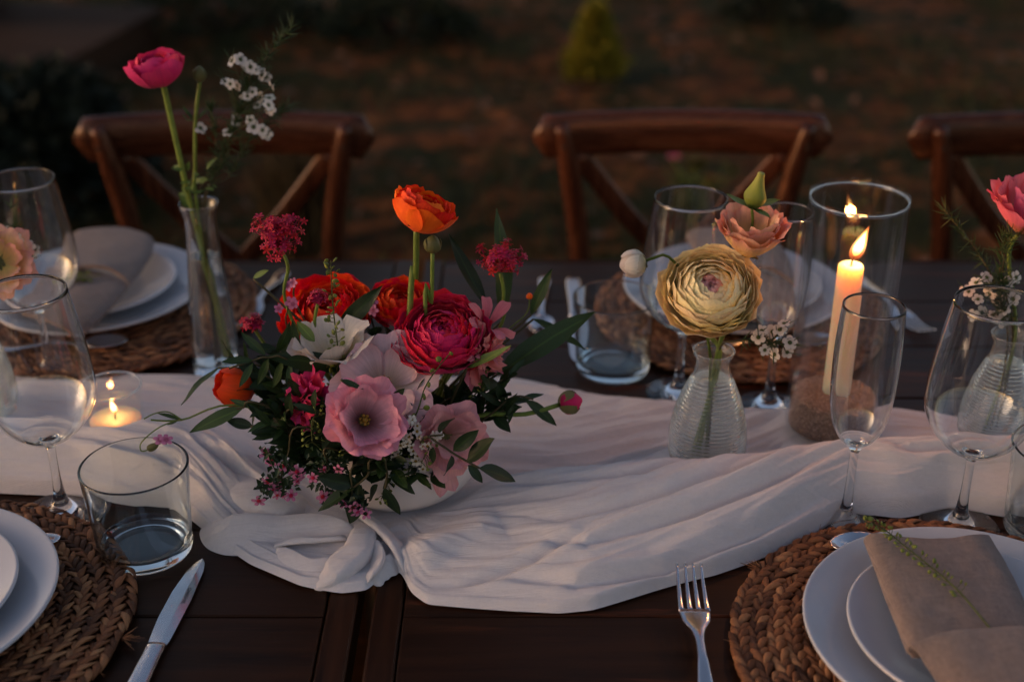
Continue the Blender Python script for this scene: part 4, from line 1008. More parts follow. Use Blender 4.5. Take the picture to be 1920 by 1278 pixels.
def knife(label, tip, ang, text=None, L=.215):
    B = Matrix.Translation(Vector(tip)) @ Matrix.Rotation(ang, 4, 'Z')
    t = put('knife', None, None, B); t.empty_display_size = .02; tag(t, label, 'knife', 'steel knives')
    bl = .116; v = []; n = 26
    for i in range(n):     # blade outline: straight back on +x side, curved belly on -x side
        u = i / (n - 1); y = -bl + u * bl
        xr = np.interp(u, [0, .06, .5, .85, .95, 1], [.0075, .0085, .0088, .0065, .0040, .0002]); xl = -np.interp(u, [0, .06, .3, .6, .85, .95, 1], [.0075, .0088, .0112, .0112, .0082, .0050, .0004])
        sk = .003 * u
        for (x, z) in ((xl + sk, .0024), ((xl * .4 + xr * .6) + sk, .0032), (xr + sk, .0030), (xr + sk, .0012), (xl + sk, .0016)): v.append((x, y, z))
    f = gridf(n, 5, True); f.append((0, 1, 2, 3, 4)); f.append(tuple(range((n - 1) * 5 + 4, (n - 1) * 5 - 1, -1)))
    b = put('blade', mesh('blade', v, f, [M['steel']], False), t, B)
    pts = []; half = []
    for u in np.linspace(0, 1, 26):
        y = -L + u * (L - bl); w = np.interp(u, [0, .05, .2, .6, .9, .94, .97, 1], [.005, .0098, .0105, .0085, .0078, .0086, .0078, .0078]); h = np.interp(u, [0, .05, .3, .92, .95, 1], [.001, .0028, .0036, .0034, .0038, .0026])
        pts.append((0, y, .0036)); half.append((w, h))
    put('handle', mesh('handle', *loft(pts, half, Vector((0, 0, 1)), 14, 2.8), [M['steel']]), t, B)
    if text:
        cu = bpy.data.curves.new('engraving', 'FONT'); cu.body = text; cu.size = .0048; cu.extrude = 0; cu.align_x = 'CENTER'
        cu.materials.append(M['engrave'])
        tmp = bpy.data.objects.new('tmp', cu); me = bpy.data.meshes.new_from_object(tmp); bpy.data.objects.remove(tmp)
        if not me.materials: me.materials.append(M['engrave'])
        put('engraving', me, b, B @ Matrix.Translation((.003, -.052, .00335)) @ Matrix.Rotation(-PI / 2, 4, 'Z'))
    return t
k_t, k_b = T(374, 1052), T(264, 1278)
knife('steel table knife lying on the bare wood beside the near tumbler', (k_t.x, k_t.y, TZ + .0002), math.atan2(-(k_t.x - k_b.x), k_t.y - k_b.y), 'GABRAVE')
f_t, f_b = T(1292, 1056, .778), T(1318, 1278, .755)
fork('steel fork with its tines resting on the cloth, beside the woven mat', (f_t.x, f_t.y, .7725), math.atan2(-(f_t.x - f_b.x), f_t.y - f_b.y), R(5.5))
s_ = T(1556, 1026, ZM + .003); spoon('spoon lying above the plates, bowl poking out from under the napkin', (s_.x, s_.y, ZM + .003), R(92), .165)
s_ = T(112, 1010, ZM + .002); spoon('spoon lying on the mat above the near plates, only its handle end in view', (s_.x - .165, s_.y + .006, ZM + .001), R(88), .165)
s_ = T(240, 640, ZM + .003); spoon('blurred spoon lying on the far mat in front of the napkin plates', (s_.x, s_.y, ZM + .002), R(-82), .165)
s_ = T(1562, 636, ZM + .003); spoon('spoon on the far mat seen through the tall candle vase', (s_.x, s_.y, ZM + .002), R(-84), .165)
a_, b_ = T(1012, 632), T(1020, 540); spoon('spoon on bare wood between the bouquet and the far upright knife', (a_.x, a_.y, TZ + .002), math.atan2(-(a_.x - b_.x), a_.y - b_.y), .17)
a_, b_ = T(1084, 682), T(1074, 525); knife('far knife on bare wood beside the far tumbler', (a_.x, a_.y, TZ + .0002), math.atan2(-(a_.x - b_.x), a_.y - b_.y), None, (a_ - b_).length)
a_, b_ = T(1738, 634), T(1640, 548); fork('far fork behind the near flute and tall candle vase', (a_.x, a_.y, TZ + .004), math.atan2(-(a_.x - b_.x), a_.y - b_.y), R(2))
a_, b_ = T(448, 622), T(518, 528); fork('far fork half hidden behind the bouquet leaves beside the tall bud vase', (a_.x, a_.y, TZ + .004), math.atan2(-(a_.x - b_.x), a_.y - b_.y), R(2), .19)
# ------------------------------------------------------------------ flowers
def shell_petal(Rp, th0, th1, az, flat, curl, ruf, seed, nt=8, nu=8, notch=0.0):
    r = random.Random(seed); p1, p2, p3 = r.random() * 6, r.random() * 6, r.uniform(.85, 1.15); v = []; a = []
    for i in range(nt):
        t_ = i / (nt - 1)
        for j in range(nu):
            u = -1 + 2 * j / (nu - 1)
            tip = th1 + (th0 - th1) * (.17 * abs(u) ** 3.2 - notch * (1 - abs(u)) ** 3 * -1)
            th = th0 + (tip - th0) * t_ * (1 + .03 * math.sin(p1 + 5 * u))
            ww = az * (.35 + .65 * math.sin(PI * min(1, .12 + .62 * t_)))
            ph = u * ww
            rr = Rp * (1 + curl * t_ ** 4 + ruf * t_ ** 3 * math.sin(3.3 * u * PI * p3 + p2) + .02 * math.sin(2 * u + p1))
            v.append((rr * math.sin(th) * math.cos(ph), rr * math.sin(th) * math.sin(ph), rr * math.cos(th) * flat)); a.append(t_)
    return mesh('petal', v, gridf(nt, nu), (), True, None, {'t': a, 'u': [-1 + 2 * (i % nu) / (nu - 1) for i in range(len(v))]})
def flare_petal(Rp, D, az, ruf, seed, p=1.4, droop=.25, nt=9, nu=9, teeth=0.0, r0=.10, tipround=.24, roll=0.0, cup=0.0):
    r = random.Random(seed); p1, p2 = r.random() * 6, r.random() * 6; v = []; a = []
    for i in range(nt):
        t_ = i / (nt - 1)
        for j in range(nu):
            u = -1 + 2 * j / (nu - 1)
            L = t_ * (1 - tipround * abs(u) ** 2.6 + teeth * (((j * 7 + seed) % 3) - 1) * (t_ ** 4))
            Lc = max(0.0, min(1.0, L)); rad = Rp * ((1 - cup) * (r0 + (1 - r0) * L ** p) + cup * (r0 + (.76 - r0) * math.sin(min(1, Lc * 1.35) * PI / 2) + .24 * Lc ** 5)); zz = D * ((1 - cup) * math.sin(Lc * PI * .5 * (1 + droop)) + cup * Lc)
            zz += Rp * ruf * t_ ** 3 * math.sin(4.2 * u + p1) + Rp * ruf * .6 * t_ ** 4 * math.sin(9 * u + p2)
            rad *= 1 + ruf * .7 * t_ ** 3 * math.sin(5.5 * u + p2)
            ww = az * (.55 + .45 * math.sin(PI * min(1, .15 + .6 * t_)))
            ph = u * ww
            zz -= roll * Rp * (u * u) * t_ * .3
            v.append((rad * math.cos(ph), rad * math.sin(ph), zz)); a.append(t_)
    return mesh('petal', v, gridf(nt, nu), (), True, None, {'t': a, 'u': [-1 + 2 * (i % nu) / (nu - 1) for i in range(len(v))]})
def with_mat(me, mat):
    if len(me.materials) == 0: me.materials.append(mat)
    return me
def ranunculus(t, c, axis, Rp, L, mats, th_in=14, th_open=70, flat=.85, n=(3, 6), seed=1, ruf=.02, last_curl=.08, inner=.22):
    r = random.Random(seed)
    for i in range(L):
        q = i / max(1, L - 1); k = int(round(n[0] + (n[1] - n[0]) * q)); Ri = Rp * (inner + (1 - inner) * q)
        th1 = R(th_in + (th_open - th_in) * q ** 1.25); mt = mats(q) if callable(mats) else mats
        var = [with_mat(shell_petal(Ri, R(168), max(R(6), th1 + r.gauss(0, .05)), (2 * PI / k) * .5 * r.uniform(1.2, 1.55), flat, last_curl * q + .02, ruf, r.randrange(9999)), mt) for _ in range(2)]
        for j in range(k):
            M_ = aim(c, Vector(axis) + Vector((r.gauss(0, .03), r.gauss(0, .03), r.gauss(0, .03))), i * 2.4 + j * 2 * PI / k + r.gauss(0, .12), r.uniform(.96, 1.04))
            put('petal', var[j % 2], t, M_)
def lisianthus(t, c, axis, Rp, D, mat, seed=1, whorls=((5, 1.0, 1.0, 1.15, .3), (5, .78, 1.1, 1.7, .05)), ruf=.07, teeth=.0, stamen=True, sep=True, az=.78, tr=.24):
    r = random.Random(seed)
    for wh in whorls:
        (n, rs, ds, p, dr), cp = wh[:5], (wh[5] if len(wh) > 5 else 0.0)
        var = [with_mat(flare_petal(Rp * rs, D * ds, az, ruf, r.randrange(9999), p, dr, 9, 15 if teeth else 9, teeth, .1, tr, 0, cp), mat) for _ in range(3)]
        off = r.random() * 6
        for j in range(n):
            put('petal', var[j % 3], t, aim(c, Vector(axis) + Vector((r.gauss(0, .06), r.gauss(0, .06), r.gauss(0, .06))), off + j * 2 * PI / n + r.gauss(0, .1), r.uniform(.94, 1.05)))
    if stamen:
        mb = MB()
        for k in range(7):
            a = k * .9; d = Vector((math.cos(a) * .1, math.sin(a) * .1, .34 + .06 * (k % 3))) * Rp
            mb.add(*tube([(0, 0, .02 * Rp), d], Rp * .012, 5)); v, f = lathe([(0, -.05), (.035, -.02), (.04, .01), (0, .05)], 7)
            mb.add([(q[0] * Rp + d.x, q[1] * Rp + d.y, q[2] * Rp + d.z) for q in v], f)
        v, f = lathe([(0, .1), (.05, .14), (.035, .3), (.07, .45), (0, .5)], 8); mb.add([(q[0] * Rp, q[1] * Rp, q[2] * Rp) for q in v], f)
        put('stamens', mb.mesh('stamens', [M['stamen']]), t, aim(c, axis))
    if sep: sepals(t, c, axis, Rp * .35, 5, seed)
def leaf_mesh(ratio, fold, bend, seed, nt=8):
    r = random.Random(seed); v = []; a = []; us = (-1, -.5, 0, .5, 1); tw = r.uniform(-.25, .25)
    for i in range(nt):
        y = i / (nt - 1); w = ratio * .5 * (math.sin(PI * min(1, y ** .85 * .985 + .012)) ** .85 + .015)
        for u in us:
            x = u * w; z = fold * abs(u) * w + bend * (y * y - y * .2) + tw * x * y + .015 * math.sin(9 * y + 3 * u + seed)
            v.append((x, y, z)); a.append(abs(u))
    return mesh('leaf', v, gridf(nt, 5), (), True, None, {'t': a})
LV = {}
def leafm(kind, mat):
    k = (kind, mat)
    if k not in LV:
        ratio = {'narrow': .17, 'lance': .26, 'oval': .40, 'round': .55, 'blade': .22}[kind]
        LV[k] = [with_mat(leaf_mesh(ratio, .25, b, s_), M[mat]) for s_, b in enumerate((-.18, -.05, .08, -.12))]
    return LV[k]
lr = random.Random(77)
def leaf(t, base, tip, kind='oval', mat='leaf', name='leaf', up=None):
    base, tip = Vector(base), Vector(tip); up = up or Vector((lr.gauss(0, .35), -.55 + lr.gauss(0, .3), .8))
    return put(name, lr.choice(leafm(kind, mat)), t, frame(base, tip - base, up, (tip - base).length))
def sepals(t, c, axis, Rs, n, seed, mat='sepal'):
    r = random.Random(seed)
    q = Vector(axis).normalized().to_track_quat('Z', 'Y')
    for k in range(n):
        a = k * 2 * PI / n; d = q @ Vector((math.cos(a), math.sin(a), .35 + r.gauss(0, .1))); leaf(t, Vector(c), Vector(c) + d * Rs * r.uniform(.9, 1.2), 'oval', mat, 'sepal', q @ Vector((-math.cos(a) * .5, -math.sin(a) * .5, 1)))
def stem(t, pts, rad=.0018, mat='stem', name='stem', n=18): return put(name, mesh(name, *tube(path(pts, n), rad, 7), [M[mat]]), t)
def bud(t, c, axis, Rb, Lb, mat, seed=1, green=4, slim=False):
    r = random.Random(seed)
    pr = [(0, 0), (Rb * .6, Lb * .1), (Rb, Lb * .33), (Rb * .62, Lb * .62), (Rb * .36, Lb * .85), (Rb * .30, Lb * .97), (0, Lb)] if slim else [(0, 0), (Rb * .8, Lb * .12), (Rb, Lb * .4), (Rb * .75, Lb * .75), (Rb * .2, Lb * .98), (0, Lb)]
    v, f = lathe(smooth_prof(pr, 30), 14, lambda r_, z_, a: r_ * (1 + .06 * math.sin(3 * a + z_ * 200)))
    put('bud_petals', mesh('bud_petals', v, f, [mat], True, None, {'t': [q[2] / Lb for q in v]}), t, aim(c, axis))
    if green:
        sm = with_mat(shell_petal(Rb * 1.06, R(172), R(52), .62, Lb / Rb * .5, .05, .02, seed, 7, 5), M['sepal'])
        q = Vector(axis).normalized()
        for k in range(green): put('sepal', sm, t, aim(Vector(c) + q * Lb * .45, axis, k * 2 * PI / green + .3))
YB = bw.y
def bowl_pt(k=None):
    a = lr.random() * 6.3; q = .03 * math.sqrt(lr.random()); return Vector((bw.x + q * math.cos(a), bw.y + q * math.sin(a), bw.z + .02))
def bq(name, label, cat, base=None): 
    b = base or bowl_pt(); t = thing(name, label, cat, b, 'flowers and leaves in the white bowl'); return t, b
def up_stem(t, b, hp, axis, rad=.002, mid=None, mat='stem', L=.05):
    hp = Vector(hp); ax = Vector(axis).normalized(); pts = [b, b + Vector((0, 0, .03))] + ([mid] if mid is not None else []) + [hp - ax * min(L, (hp - b).length * .35), hp]
    return stem(t, pts, rad, mat)

# --- bouquet: round many petalled heads
t, b = bq('ranunculus', 'tall bright orange ranunculus rising above the bouquet', 'flower')
ax_ = Vector((.42, .10, .90)).normalized(); hb = W(781, 424, YB + .02); c = hb + ax_ * .019
ranunculus(t, c, ax_, .0265, 8, lambda q: M['p_orange'], 22, 78, .84, (3, 6), 5, .05, .12)
sepals(t, c - ax_ * .022, ax_, .017, 5, 4); up_stem(t, b, hb, (.05, 0, 1), .0028, W(772, 520, YB + .02))
t, b = bq('ranunculus_bud', 'closed green bud on a stem just under the tall orange flower', 'bud')
c = W(811, 472, YB + .012); bud(t, c, (.05, 0, 1), .0075, .0155, M['sepal'], 3, 4); up_stem(t, b, c, (.05, 0, 1), .0019, W(797, 548, YB + .01))
t, b = bq('ranunculus', 'large layered crimson ranunculus at the heart of the bouquet', 'flower')
ax_ = Vector((.03, -.46, .88)).normalized(); c = W(830, 622, YB - .005)
ranunculus(t, c, ax_, .0425, 17, lambda q: M['p_crimson'], 8, 92, .70, (3, 6), 8, .05, .04, .08); up_stem(t, b, c - ax_ * .03, ax_)
ax_ = Vector((-.12, -.42, .88)).normalized(); c = W(610, 585, YB + .055)
t, b = bq('ranunculus', 'wide red orange ranunculus behind the white flower', 'flower')
ranunculus(t, c, ax_, .041, 10, lambda q: M['p_redor'], 20, 84, .70, (3, 6), 9, .045, .14); up_stem(t, b, c - ax_ * .03, ax_)
ax_ = Vector((.1, -.3, .92)).normalized(); c = W(752, 566, YB + .065)
t, b = bq('ranunculus', 'red orange ranunculus half hidden behind the crimson one', 'flower')
ranunculus(t, c, ax_, .029, 8, lambda q: M['p_redor'], 20, 80, .72, (3, 6), 10, .04, .12); up_stem(t, b, c - ax_ * .02, ax_)
ax_ = Vector((-.82, -.30, .42)).normalized(); c = W(437, 724, YB + .0)
t, b = bq('ranunculus', 'half closed orange ranunculus leaning out low beside the candle cup', 'flower')
ranunculus(t, c, ax_, .0185, 5, lambda q: M['p_orange'], 14, 40, 1.05, (3, 4), 12, .02, .02); sepals(t, c - ax_ * .019, ax_, .014, 5, 6)
stem(t, [b, W(560, 750, YB - .01), c - ax_ * .05, c - ax_ * .018], .0022)
t, b = bq('ranunculus_bud', 'crimson bud on a long bent stem reaching over the cloth', 'bud')
c = W(1050, 758, YB - .01); bud(t, c, (1, -.1, .30), .0105, .021, M['p_crimson'], 5, 4); stem(t, [b, W(850, 800, YB - .02), W(910, 777, YB - .02), W(985, 776, YB - .02), c], .0022)
# --- bouquet: open bell flowers
t, b = bq('lisianthus', 'open pink lisianthus facing forward, dark yellow centre', 'flower'); ax_ = Vector((.24, -.76, .55)).normalized(); c = W(680, 790, YB - .076)
lisianthus(t, c, ax_, .0370, .036, M['p_pink'], 3, ((5, 1.0, .66, 1.0, .3, .5), (5, .92, .90, 1.2, .1, .85), (5, .72, .98, 1.4, 0, 1.0)), .10, .016); up_stem(t, b, c, ax_)
t, b = bq('lisianthus', 'pale blush lisianthus behind the pink one', 'flower'); ax_ = Vector((.10, -.66, .72)).normalized(); c = W(722, 730, YB - .028)
lisianthus(t, c, ax_, .046, .020, M['p_pale'], 4, ((6, 1.0, 1.2, 1.1, .1, .45), (4, .8, 1.1, 1.5, 0, .7)), .055, .02); up_stem(t, b, c, ax_)
t, b = bq('lisianthus', 'salmon pink lisianthus drooping over the bowl rim', 'flower'); ax_ = Vector((.25, -.80, .38)).normalized(); c = W(836, 818, YB - .054)
lisianthus(t, c, ax_, .034, .028, M['p_salmon'], 6, ((5, 1.0, .8, 1.1, .2, .55), (5, .85, 1.1, 1.6, 0, .9), (4, .6, 1.1, 1.6, 0, 1.0)), .08, .012, False)
for k, (tx, ty) in enumerate(((832, 896),)):
    me = with_mat(flare_petal(.038, .010, .50, .10, 60 + k, 1.0, .5, 9, 11, .02, .05), M['p_salmon'])
    d = W(tx, ty, YB - .085) - c; put('petal', me, t, frame(c + Vector((0, -.012, -.008)), Vector((0, -1, .1)).cross(d), (0, -1, .1)))
up_stem(t, b, c, (.2, -.5, .6))
t, b = bq('lisianthus', 'cream white lisianthus seen from the side', 'flower'); ax_ = Vector((-.10, -.12, .98)).normalized(); c = W(626, 682, YB - .012)
lisianthus(t, c, ax_, .039, .030, M['p_white'], 7, ((5, 1.0, .9, 1.2, .1, .55), (5, .75, 1.1, 1.8, 0, .9)), .08, 0, False); up_stem(t, b, c, ax_)
leaf(t, W(590, 640, YB - .01), W(556, 602, YB - .005), 'oval', 'leaf_light')
# --- carnation like
def carnation(t, c, axis, Rc_, mat, seed):
    r = random.Random(seed)
    for (n, rs, ds, p) in ((8, 1.0, .45, 1.0), (8, .85, .7, 1.2), (7, .65, .95, 1.5), (5, .42, 1.1, 2.0)):
        var = [with_mat(flare_petal(Rc_ * rs, Rc_ * ds, .42, .13, r.randrange(999), p, .1, 8, 9, .06, .06, .12), mat) for _ in range(3)]
        for j in range(n): put('petal', var[j % 3], t, aim(c, Vector(axis) + Vector((r.gauss(0, .12), r.gauss(0, .12), r.gauss(0, .12))), j * 2 * PI / n + r.gauss(0, .2) + rs * 5, r.uniform(.9, 1.06)))
t, b = bq('carnation', 'ruffled coral carnation tucked under the crimson ranunculus', 'flower'); c = W(880, 662, YB - .0); carnation(t, c, (.55, -.6, .25), .029, M['p_coral'], 3); up_stem(t, b, c, (.4, -.3, .6))
t, b = bq('carnation', 'ruffled crimson pink carnation beside the open pink lisianthus', 'flower'); c = W(598, 750, YB - .03); carnation(t, c, (-.55, -.6, .35), .028, M['p_hot'], 4); up_stem(t, b, c, (-.4, -.3, .6))
t, b = bq('alstroemeria', 'small peach striped alstroemeria at the edge of the crimson ranunculus', 'flower'); c = W(905, 622, YB + .012)
lisianthus(t, c, (.45, -.35, .8), .026, .022, M['p_coral'], 8, ((3, 1.0, 1.0, 1.3, .0), (3, .95, 1.1, 1.6, 0)), .04, 0, False, False, .42, .3); up_stem(t, b, c, (.4, -.3, .7))
# --- valerian heads made of tiny florets
def floret_mesh(n, L, wd, tube_l, mat, cmat=None, cr=.18):
    mb = MB()
    for k in range(n):
        a = 2 * PI * k / n; ca, sa = math.cos(a), math.sin(a); v = []
        for (x, w, z, tt) in ((.12, .12, 0, .0), (.55, wd, .10, .5), (.9, wd * .8, .06, .9), (1.02, wd * .3, .02, 1.0)):
            for s in (-1, 1): v.append(((x * ca - s * w * sa) * L, (x * sa + s * w * ca) * L, z * L))
        mb.add(v, gridf(4, 2), 0, None, [0, 0, .5, .5, .9, .9, 1, 1])
    if tube_l: v, f = tube([(0, 0, -tube_l), (0, 0, .02 * L)], L * .12, 5); mb.add(v, f, 0, None, .3)
    mats = [mat]
    if cmat: v, f = lathe([(0, .10 * L), (cr * L, .08 * L), (cr * 1.1 * L, -.02 * L), (0, -.1 * L)], 8); mb.add(v, f, 1, None, .4); mats.append(cmat)
    return mb.mesh('floret', mats)
VAL = [floret_mesh(5, .0034 + .0005 * k, .22, .006, M['p_val']) for k in range(3)]
def valerian(label, cpx, Y, rad, stem_px, n, seed, group=None, base=None, up=(0, -.1, 1)):
    r = random.Random(seed); t, b = bq('valerian', label, 'flower', base); c = W(*cpx, Y)
    stem(t, [b] + [W(*q, Y) for q in stem_px] + [c - Vector((0, 0, rad * .6))], .0016)
    hub = c - Vector((0, 0, rad * .5)); br = MB()
    lob = [(Vector((r.gauss(0, .45), r.gauss(0, .3), r.uniform(-.2, .6))) * rad, r.uniform(.45, .7) * rad) for _ in range(6)] + [(Vector((0, 0, .1)) * rad, rad * .7)]
    for k in range(n):
        lc, lrad = lob[k % 7]; d = Vector((r.gauss(0, 1), r.gauss(0, 1), r.gauss(.35, .9))).normalized()
        p = c + lc + d * lrad * r.uniform(.6, 1.05); o = (p - hub).normalized()
        put('floret', VAL[k % 3], t, aim(p, o + Vector((r.gauss(0, .35), r.gauss(0, .35), r.gauss(0, .35))), r.random() * 6, r.uniform(.85, 1.25)))
        if k % 3 == 0: br.add(*tube([hub, hub + (p - hub) * .6, p], [.0006, .0004, .0003], 4))
    put('branchlets', br.mesh('branchlets', [M['p_val']]), t); return t
t = valerian('dark red valerian head standing tall over the red orange flower', (523, 442), YB + .03, .0225, [(548, 600), (540, 500)], 150, 5)
t = valerian('dark red valerian head backed by a pointed leaf, beyond the crimson flower', (938, 490), YB + .045, .0205, [(920, 640), (944, 560)], 110, 6)
valerian('small crimson pink flower cluster above the dark leaves toward the tall bud vase', (476, 606), YB + .03, .0105, [(540, 700), (500, 650)], 45, 7)
valerian('small dark red flower cluster in front of the red orange ranunculus', (595, 560), YB + .005, .0085, [(600, 680), (590, 610)], 34, 8)
PHX = floret_mesh(5, .0075, .36, .008, M['p_mauve'])
for lab, cpx, Y in (('two small pink phlox blooms against the red orange flower', (540, 575), YB + .03), ('tiny pale pink blooms under the orange flower stem', (688, 572), YB + .04), ('tiny pink blooms beside the tall valerian stem', (552, 532), YB + .035)):
    t, b = bq('phlox', lab, 'flower'); c = W(*cpx, Y); stem(t, [b, W(cpx[0] + 20, cpx[1] + 70, Y), c], .0009, 'stem_dark')
    for k in range(3 if cpx[1] > 560 else 2): put('floret', PHX, t, aim(c + Vector((lr.uniform(-.009, .009), lr.uniform(-.004, .004), lr.uniform(-.006, .006))), (lr.uniform(-.5, .5), -.8, .4), lr.random() * 6, lr.uniform(.6, .85)))
# --- heather sprigs, pink
HEA = floret_mesh(5, .0052, .30, .004, M['p_mauve'], M['p_crimson'], .3)
def heather(label, pts, tips, Y, seed):
    r = random.Random(seed); t, b = bq('heather_sprig', label, 'flower'); pp = [W(*q, Y) for q in pts]; stem(t, [b] + pp, .0009, 'stem_dark')
    tufts = MB()
    for (x, y, n) in tips:
        c = W(x, y, Y - .004); stem(t, [pp[-1] if (W(x, y, Y) - pp[-1]).length < .03 else pp[len(pp) // 2], c], .0006, 'stem_dark', 'twig', 6)
        for k in range(n): put('floret', HEA, t, aim(c + Vector((r.uniform(-.007, .007), r.uniform(-.006, .004), r.uniform(-.006, .006))), (r.uniform(-.7, .7), -.8, r.uniform(-.6, .5)), r.random() * 6, r.uniform(.9, 1.3)))
        for k in range(30):
            q = c + Vector((r.gauss(0, .0045), r.gauss(.003, .004), r.gauss(.004, .0045))); tufts.add([(0, 0, 0), (.3, .4, .1), (0, 1, 0), (-.3, .4, .1)], [(0, 1, 2, 3)], 0, frame(q, (r.gauss(0, 1), r.gauss(0, 1), r.gauss(0, 1)), (0, -.5, 1), r.uniform(.005, .009)))
    tag(put('leaflets', tufts.mesh('leaflets', [M['leaf']], False), t), kind='stuff')
heather('pink heather sprig hanging furthest out over the bunched cloth', [(575, 800), (540, 850), (525, 900)], [(512, 912, 4), (533, 922, 3), (505, 858, 2), (520, 872, 2), (552, 888, 4), (500, 925, 2)], YB - .075, 1)
heather('pink heather sprig of bright open florets hanging before the bowl', [(620, 840), (615, 870), (612, 895)], [(613, 882, 2), (618, 900, 2), (640, 884, 1), (610, 926, 3), (600, 878, 1)], YB - .09, 2)
heather('pink heather sprig with the lowest florets, below the bowl middle', [(670, 870), (660, 915), (662, 940)], [(652, 940, 2), (676, 955, 2), (660, 952, 1)], YB - .10, 3)
WHT = floret_mesh(5, .0042, .34, .003, M['p_wax'], M['stamen'], .3)
t, b = bq('white_filler_sprig', 'sprig of tiny white flowers below the pink lisianthus', 'flower'); stem(t, [b, W(740, 840, YB - .07), W(790, 820, YB - .08), W(830, 815, YB - .09)], .0008, 'stem_dark')
for (x, y, n) in ((775, 790, 3), (760, 822, 3), (770, 836, 3), (738, 852, 4), (745, 840, 2), (822, 818, 4), (800, 835, 2), (785, 862, 3), (795, 872, 3), (778, 810, 2)):
    c = W(x, y, YB - .085); stem(t, [W(x - 8, y + 14, YB - .07), c], .0005, 'stem_dark', 'twig', 4)
    for k in range(n): put('floret', WHT, t, aim(c + Vector((lr.uniform(-.004, .004), 0, lr.uniform(-.005, .005))), (lr.uniform(-.6, .6), -.8, lr.uniform(-.2, .6)), lr.random() * 6, lr.uniform(.75, 1.1)))

# --- leaves and sprigs of the bouquet
def sprig(label, stem_px, leaves, Y, kind='oval', mat='leaf', name='leaf_sprig', rad=.0010, base=None):
    t, b = bq(name, label, 'leaf sprig', base); stem(t, [b] + [W(x, y, Y) for x, y in stem_px], rad, 'stem_dark')
    for (bx, by, tx, ty) in leaves: leaf(t, W(bx, by, Y), W(tx, ty, Y + lr.uniform(-.018, .008)), kind, mat)
    return t
sprig('dark oval leaf sprig reaching out over the cloth below the salmon flower', [(795, 820), (824, 832), (854, 852), (899, 877)], [(824, 811, 848, 776), (850, 845, 897, 806), (876, 862, 932, 822), (846, 854, 838, 896), (878, 871, 906, 905), (899, 877, 970, 899), (812, 838, 811, 869)], YB - .10)
sprig('dark oval leaf sprig hanging lowest in front of the bowl', [(700, 860), (690, 890), (662, 914)], [(662, 910, 592, 893), (659, 916, 595, 957), (676, 908, 654, 983), (690, 890, 720, 872), (668, 905, 640, 886)], YB - .10)
sprig('dark oval leaf sprig hanging over the middle of the bowl', [(725, 860), (726, 890), (722, 915)], [(730, 890, 783, 923), (720, 914, 750, 966), (708, 908, 690, 940), (726, 880, 700, 868), (722, 880, 760, 868)], YB - .095)
sprig('mid green leaf sprig arching over the half closed orange flower', [(560, 690), (504, 670), (474, 676), (430, 690)], [(498, 665, 450, 622), (474, 675, 416, 677), (474, 681, 449, 727), (504, 672, 485, 719), (531, 678, 515, 726), (545, 680, 540, 725), (520, 660, 545, 610)], YB - .02, 'lance', 'leaf_mid')
sprig('dark leaf sprig low beside the half closed orange flower', [(570, 770), (530, 785), (495, 793), (470, 800)], [(495, 791, 466, 756), (528, 785, 505, 748), (474, 799, 425, 788), (531, 800, 500, 816), (505, 792, 520, 830), (545, 778, 540, 740)], YB - .05)
sprig('long narrow leaf sprig pointing at the candle cup, above the vine', [(500, 760), (456, 764), (440, 768)], [(456, 764, 353, 808), (470, 762, 430, 748), (480, 764, 470, 800)], YB - .045, 'lance', 'leaf_mid')
sprig('long narrow leaves behind the half closed orange flower', [(520, 700), (450, 690), (410, 690)], [(412, 688, 331, 750), (450, 690, 410, 640), (470, 695, 455, 640)], YB + .005, 'narrow', 'leaf_mid')
sprig('thin leaf sprig spreading under the long bent bud stem', [(900, 790), (960, 745), (1000, 748)], [(935, 757, 985, 745), (945, 752, 930, 715), (960, 750, 955, 795), (985, 750, 1048, 797), (940, 760, 905, 735), (975, 750, 1020, 735), (920, 770, 940, 800)], YB - .02, 'lance', 'leaf')
def big_leaf(label, bx, by, tx, ty, Y, dY, kind='blade', mat='leaf_mid'):
    t, b = bq('long_leaf', label, 'leaf'); p = W(bx, by, Y); q = W(tx, ty, Y + dY); stem(t, [b, (b + p) / 2 + Vector((0, 0, .01)), p], .0012, 'stem_dark'); leaf(t, p, q, kind, mat, 'blade')
big_leaf('broad pointed leaf sweeping out toward the far knife', 935, 700, 1112, 578, YB + .01, .02, 'blade', 'leaf_mid')
big_leaf('dark pointed leaf arching up beside the tall orange flower', 912, 572, 838, 440, YB + .05, .02, 'narrow', 'leaf')
big_leaf('upright pointed leaf behind the second valerian head', 943, 600, 946, 398, YB + .06, .01, 'narrow', 'leaf_mid')
big_leaf('short upright leaf in front of the far spoon', 996, 590, 1032, 505, YB + .05, .0, 'blade', 'leaf_mid')
big_leaf('dark pointed leaf in front of the red orange ranunculus', 634, 622, 712, 538, YB + .03, -.005, 'lance', 'leaf')
big_leaf('dark leaf standing before the white flower', 560, 690, 547, 602, YB - .015, 0, 'lance', 'leaf')
big_leaf('dark broad leaf lying under the white flower', 655, 690, 500, 664, YB - .015, -.01, 'lance', 'leaf')
big_leaf('light green leaf crossing the coral carnation', 875, 690, 962, 652, YB - .03, -.005, 'lance', 'leaf_light')
big_leaf('small light leaf beside the far fork', 475, 522, 502, 505, YB + .04, 0, 'oval', 'leaf_light')
big_leaf('thin drooping leaf below the far spoon and knife', 1000, 598, 1100, 650, YB + .06, -.02, 'narrow', 'leaf_mid')
big_leaf('olive leaf between crimson flower and salmon flower', 800, 700, 770, 735, YB - .03, -.01, 'oval', 'leaf_mid')
big_leaf('dark leaf in front of the pale blush flower', 735, 752, 758, 728, YB - .075, -.004, 'oval', 'leaf')
big_leaf('dark leaf lying across the open pink flower rim', 640, 712, 682, 728, YB - .085, -.004, 'lance', 'leaf')
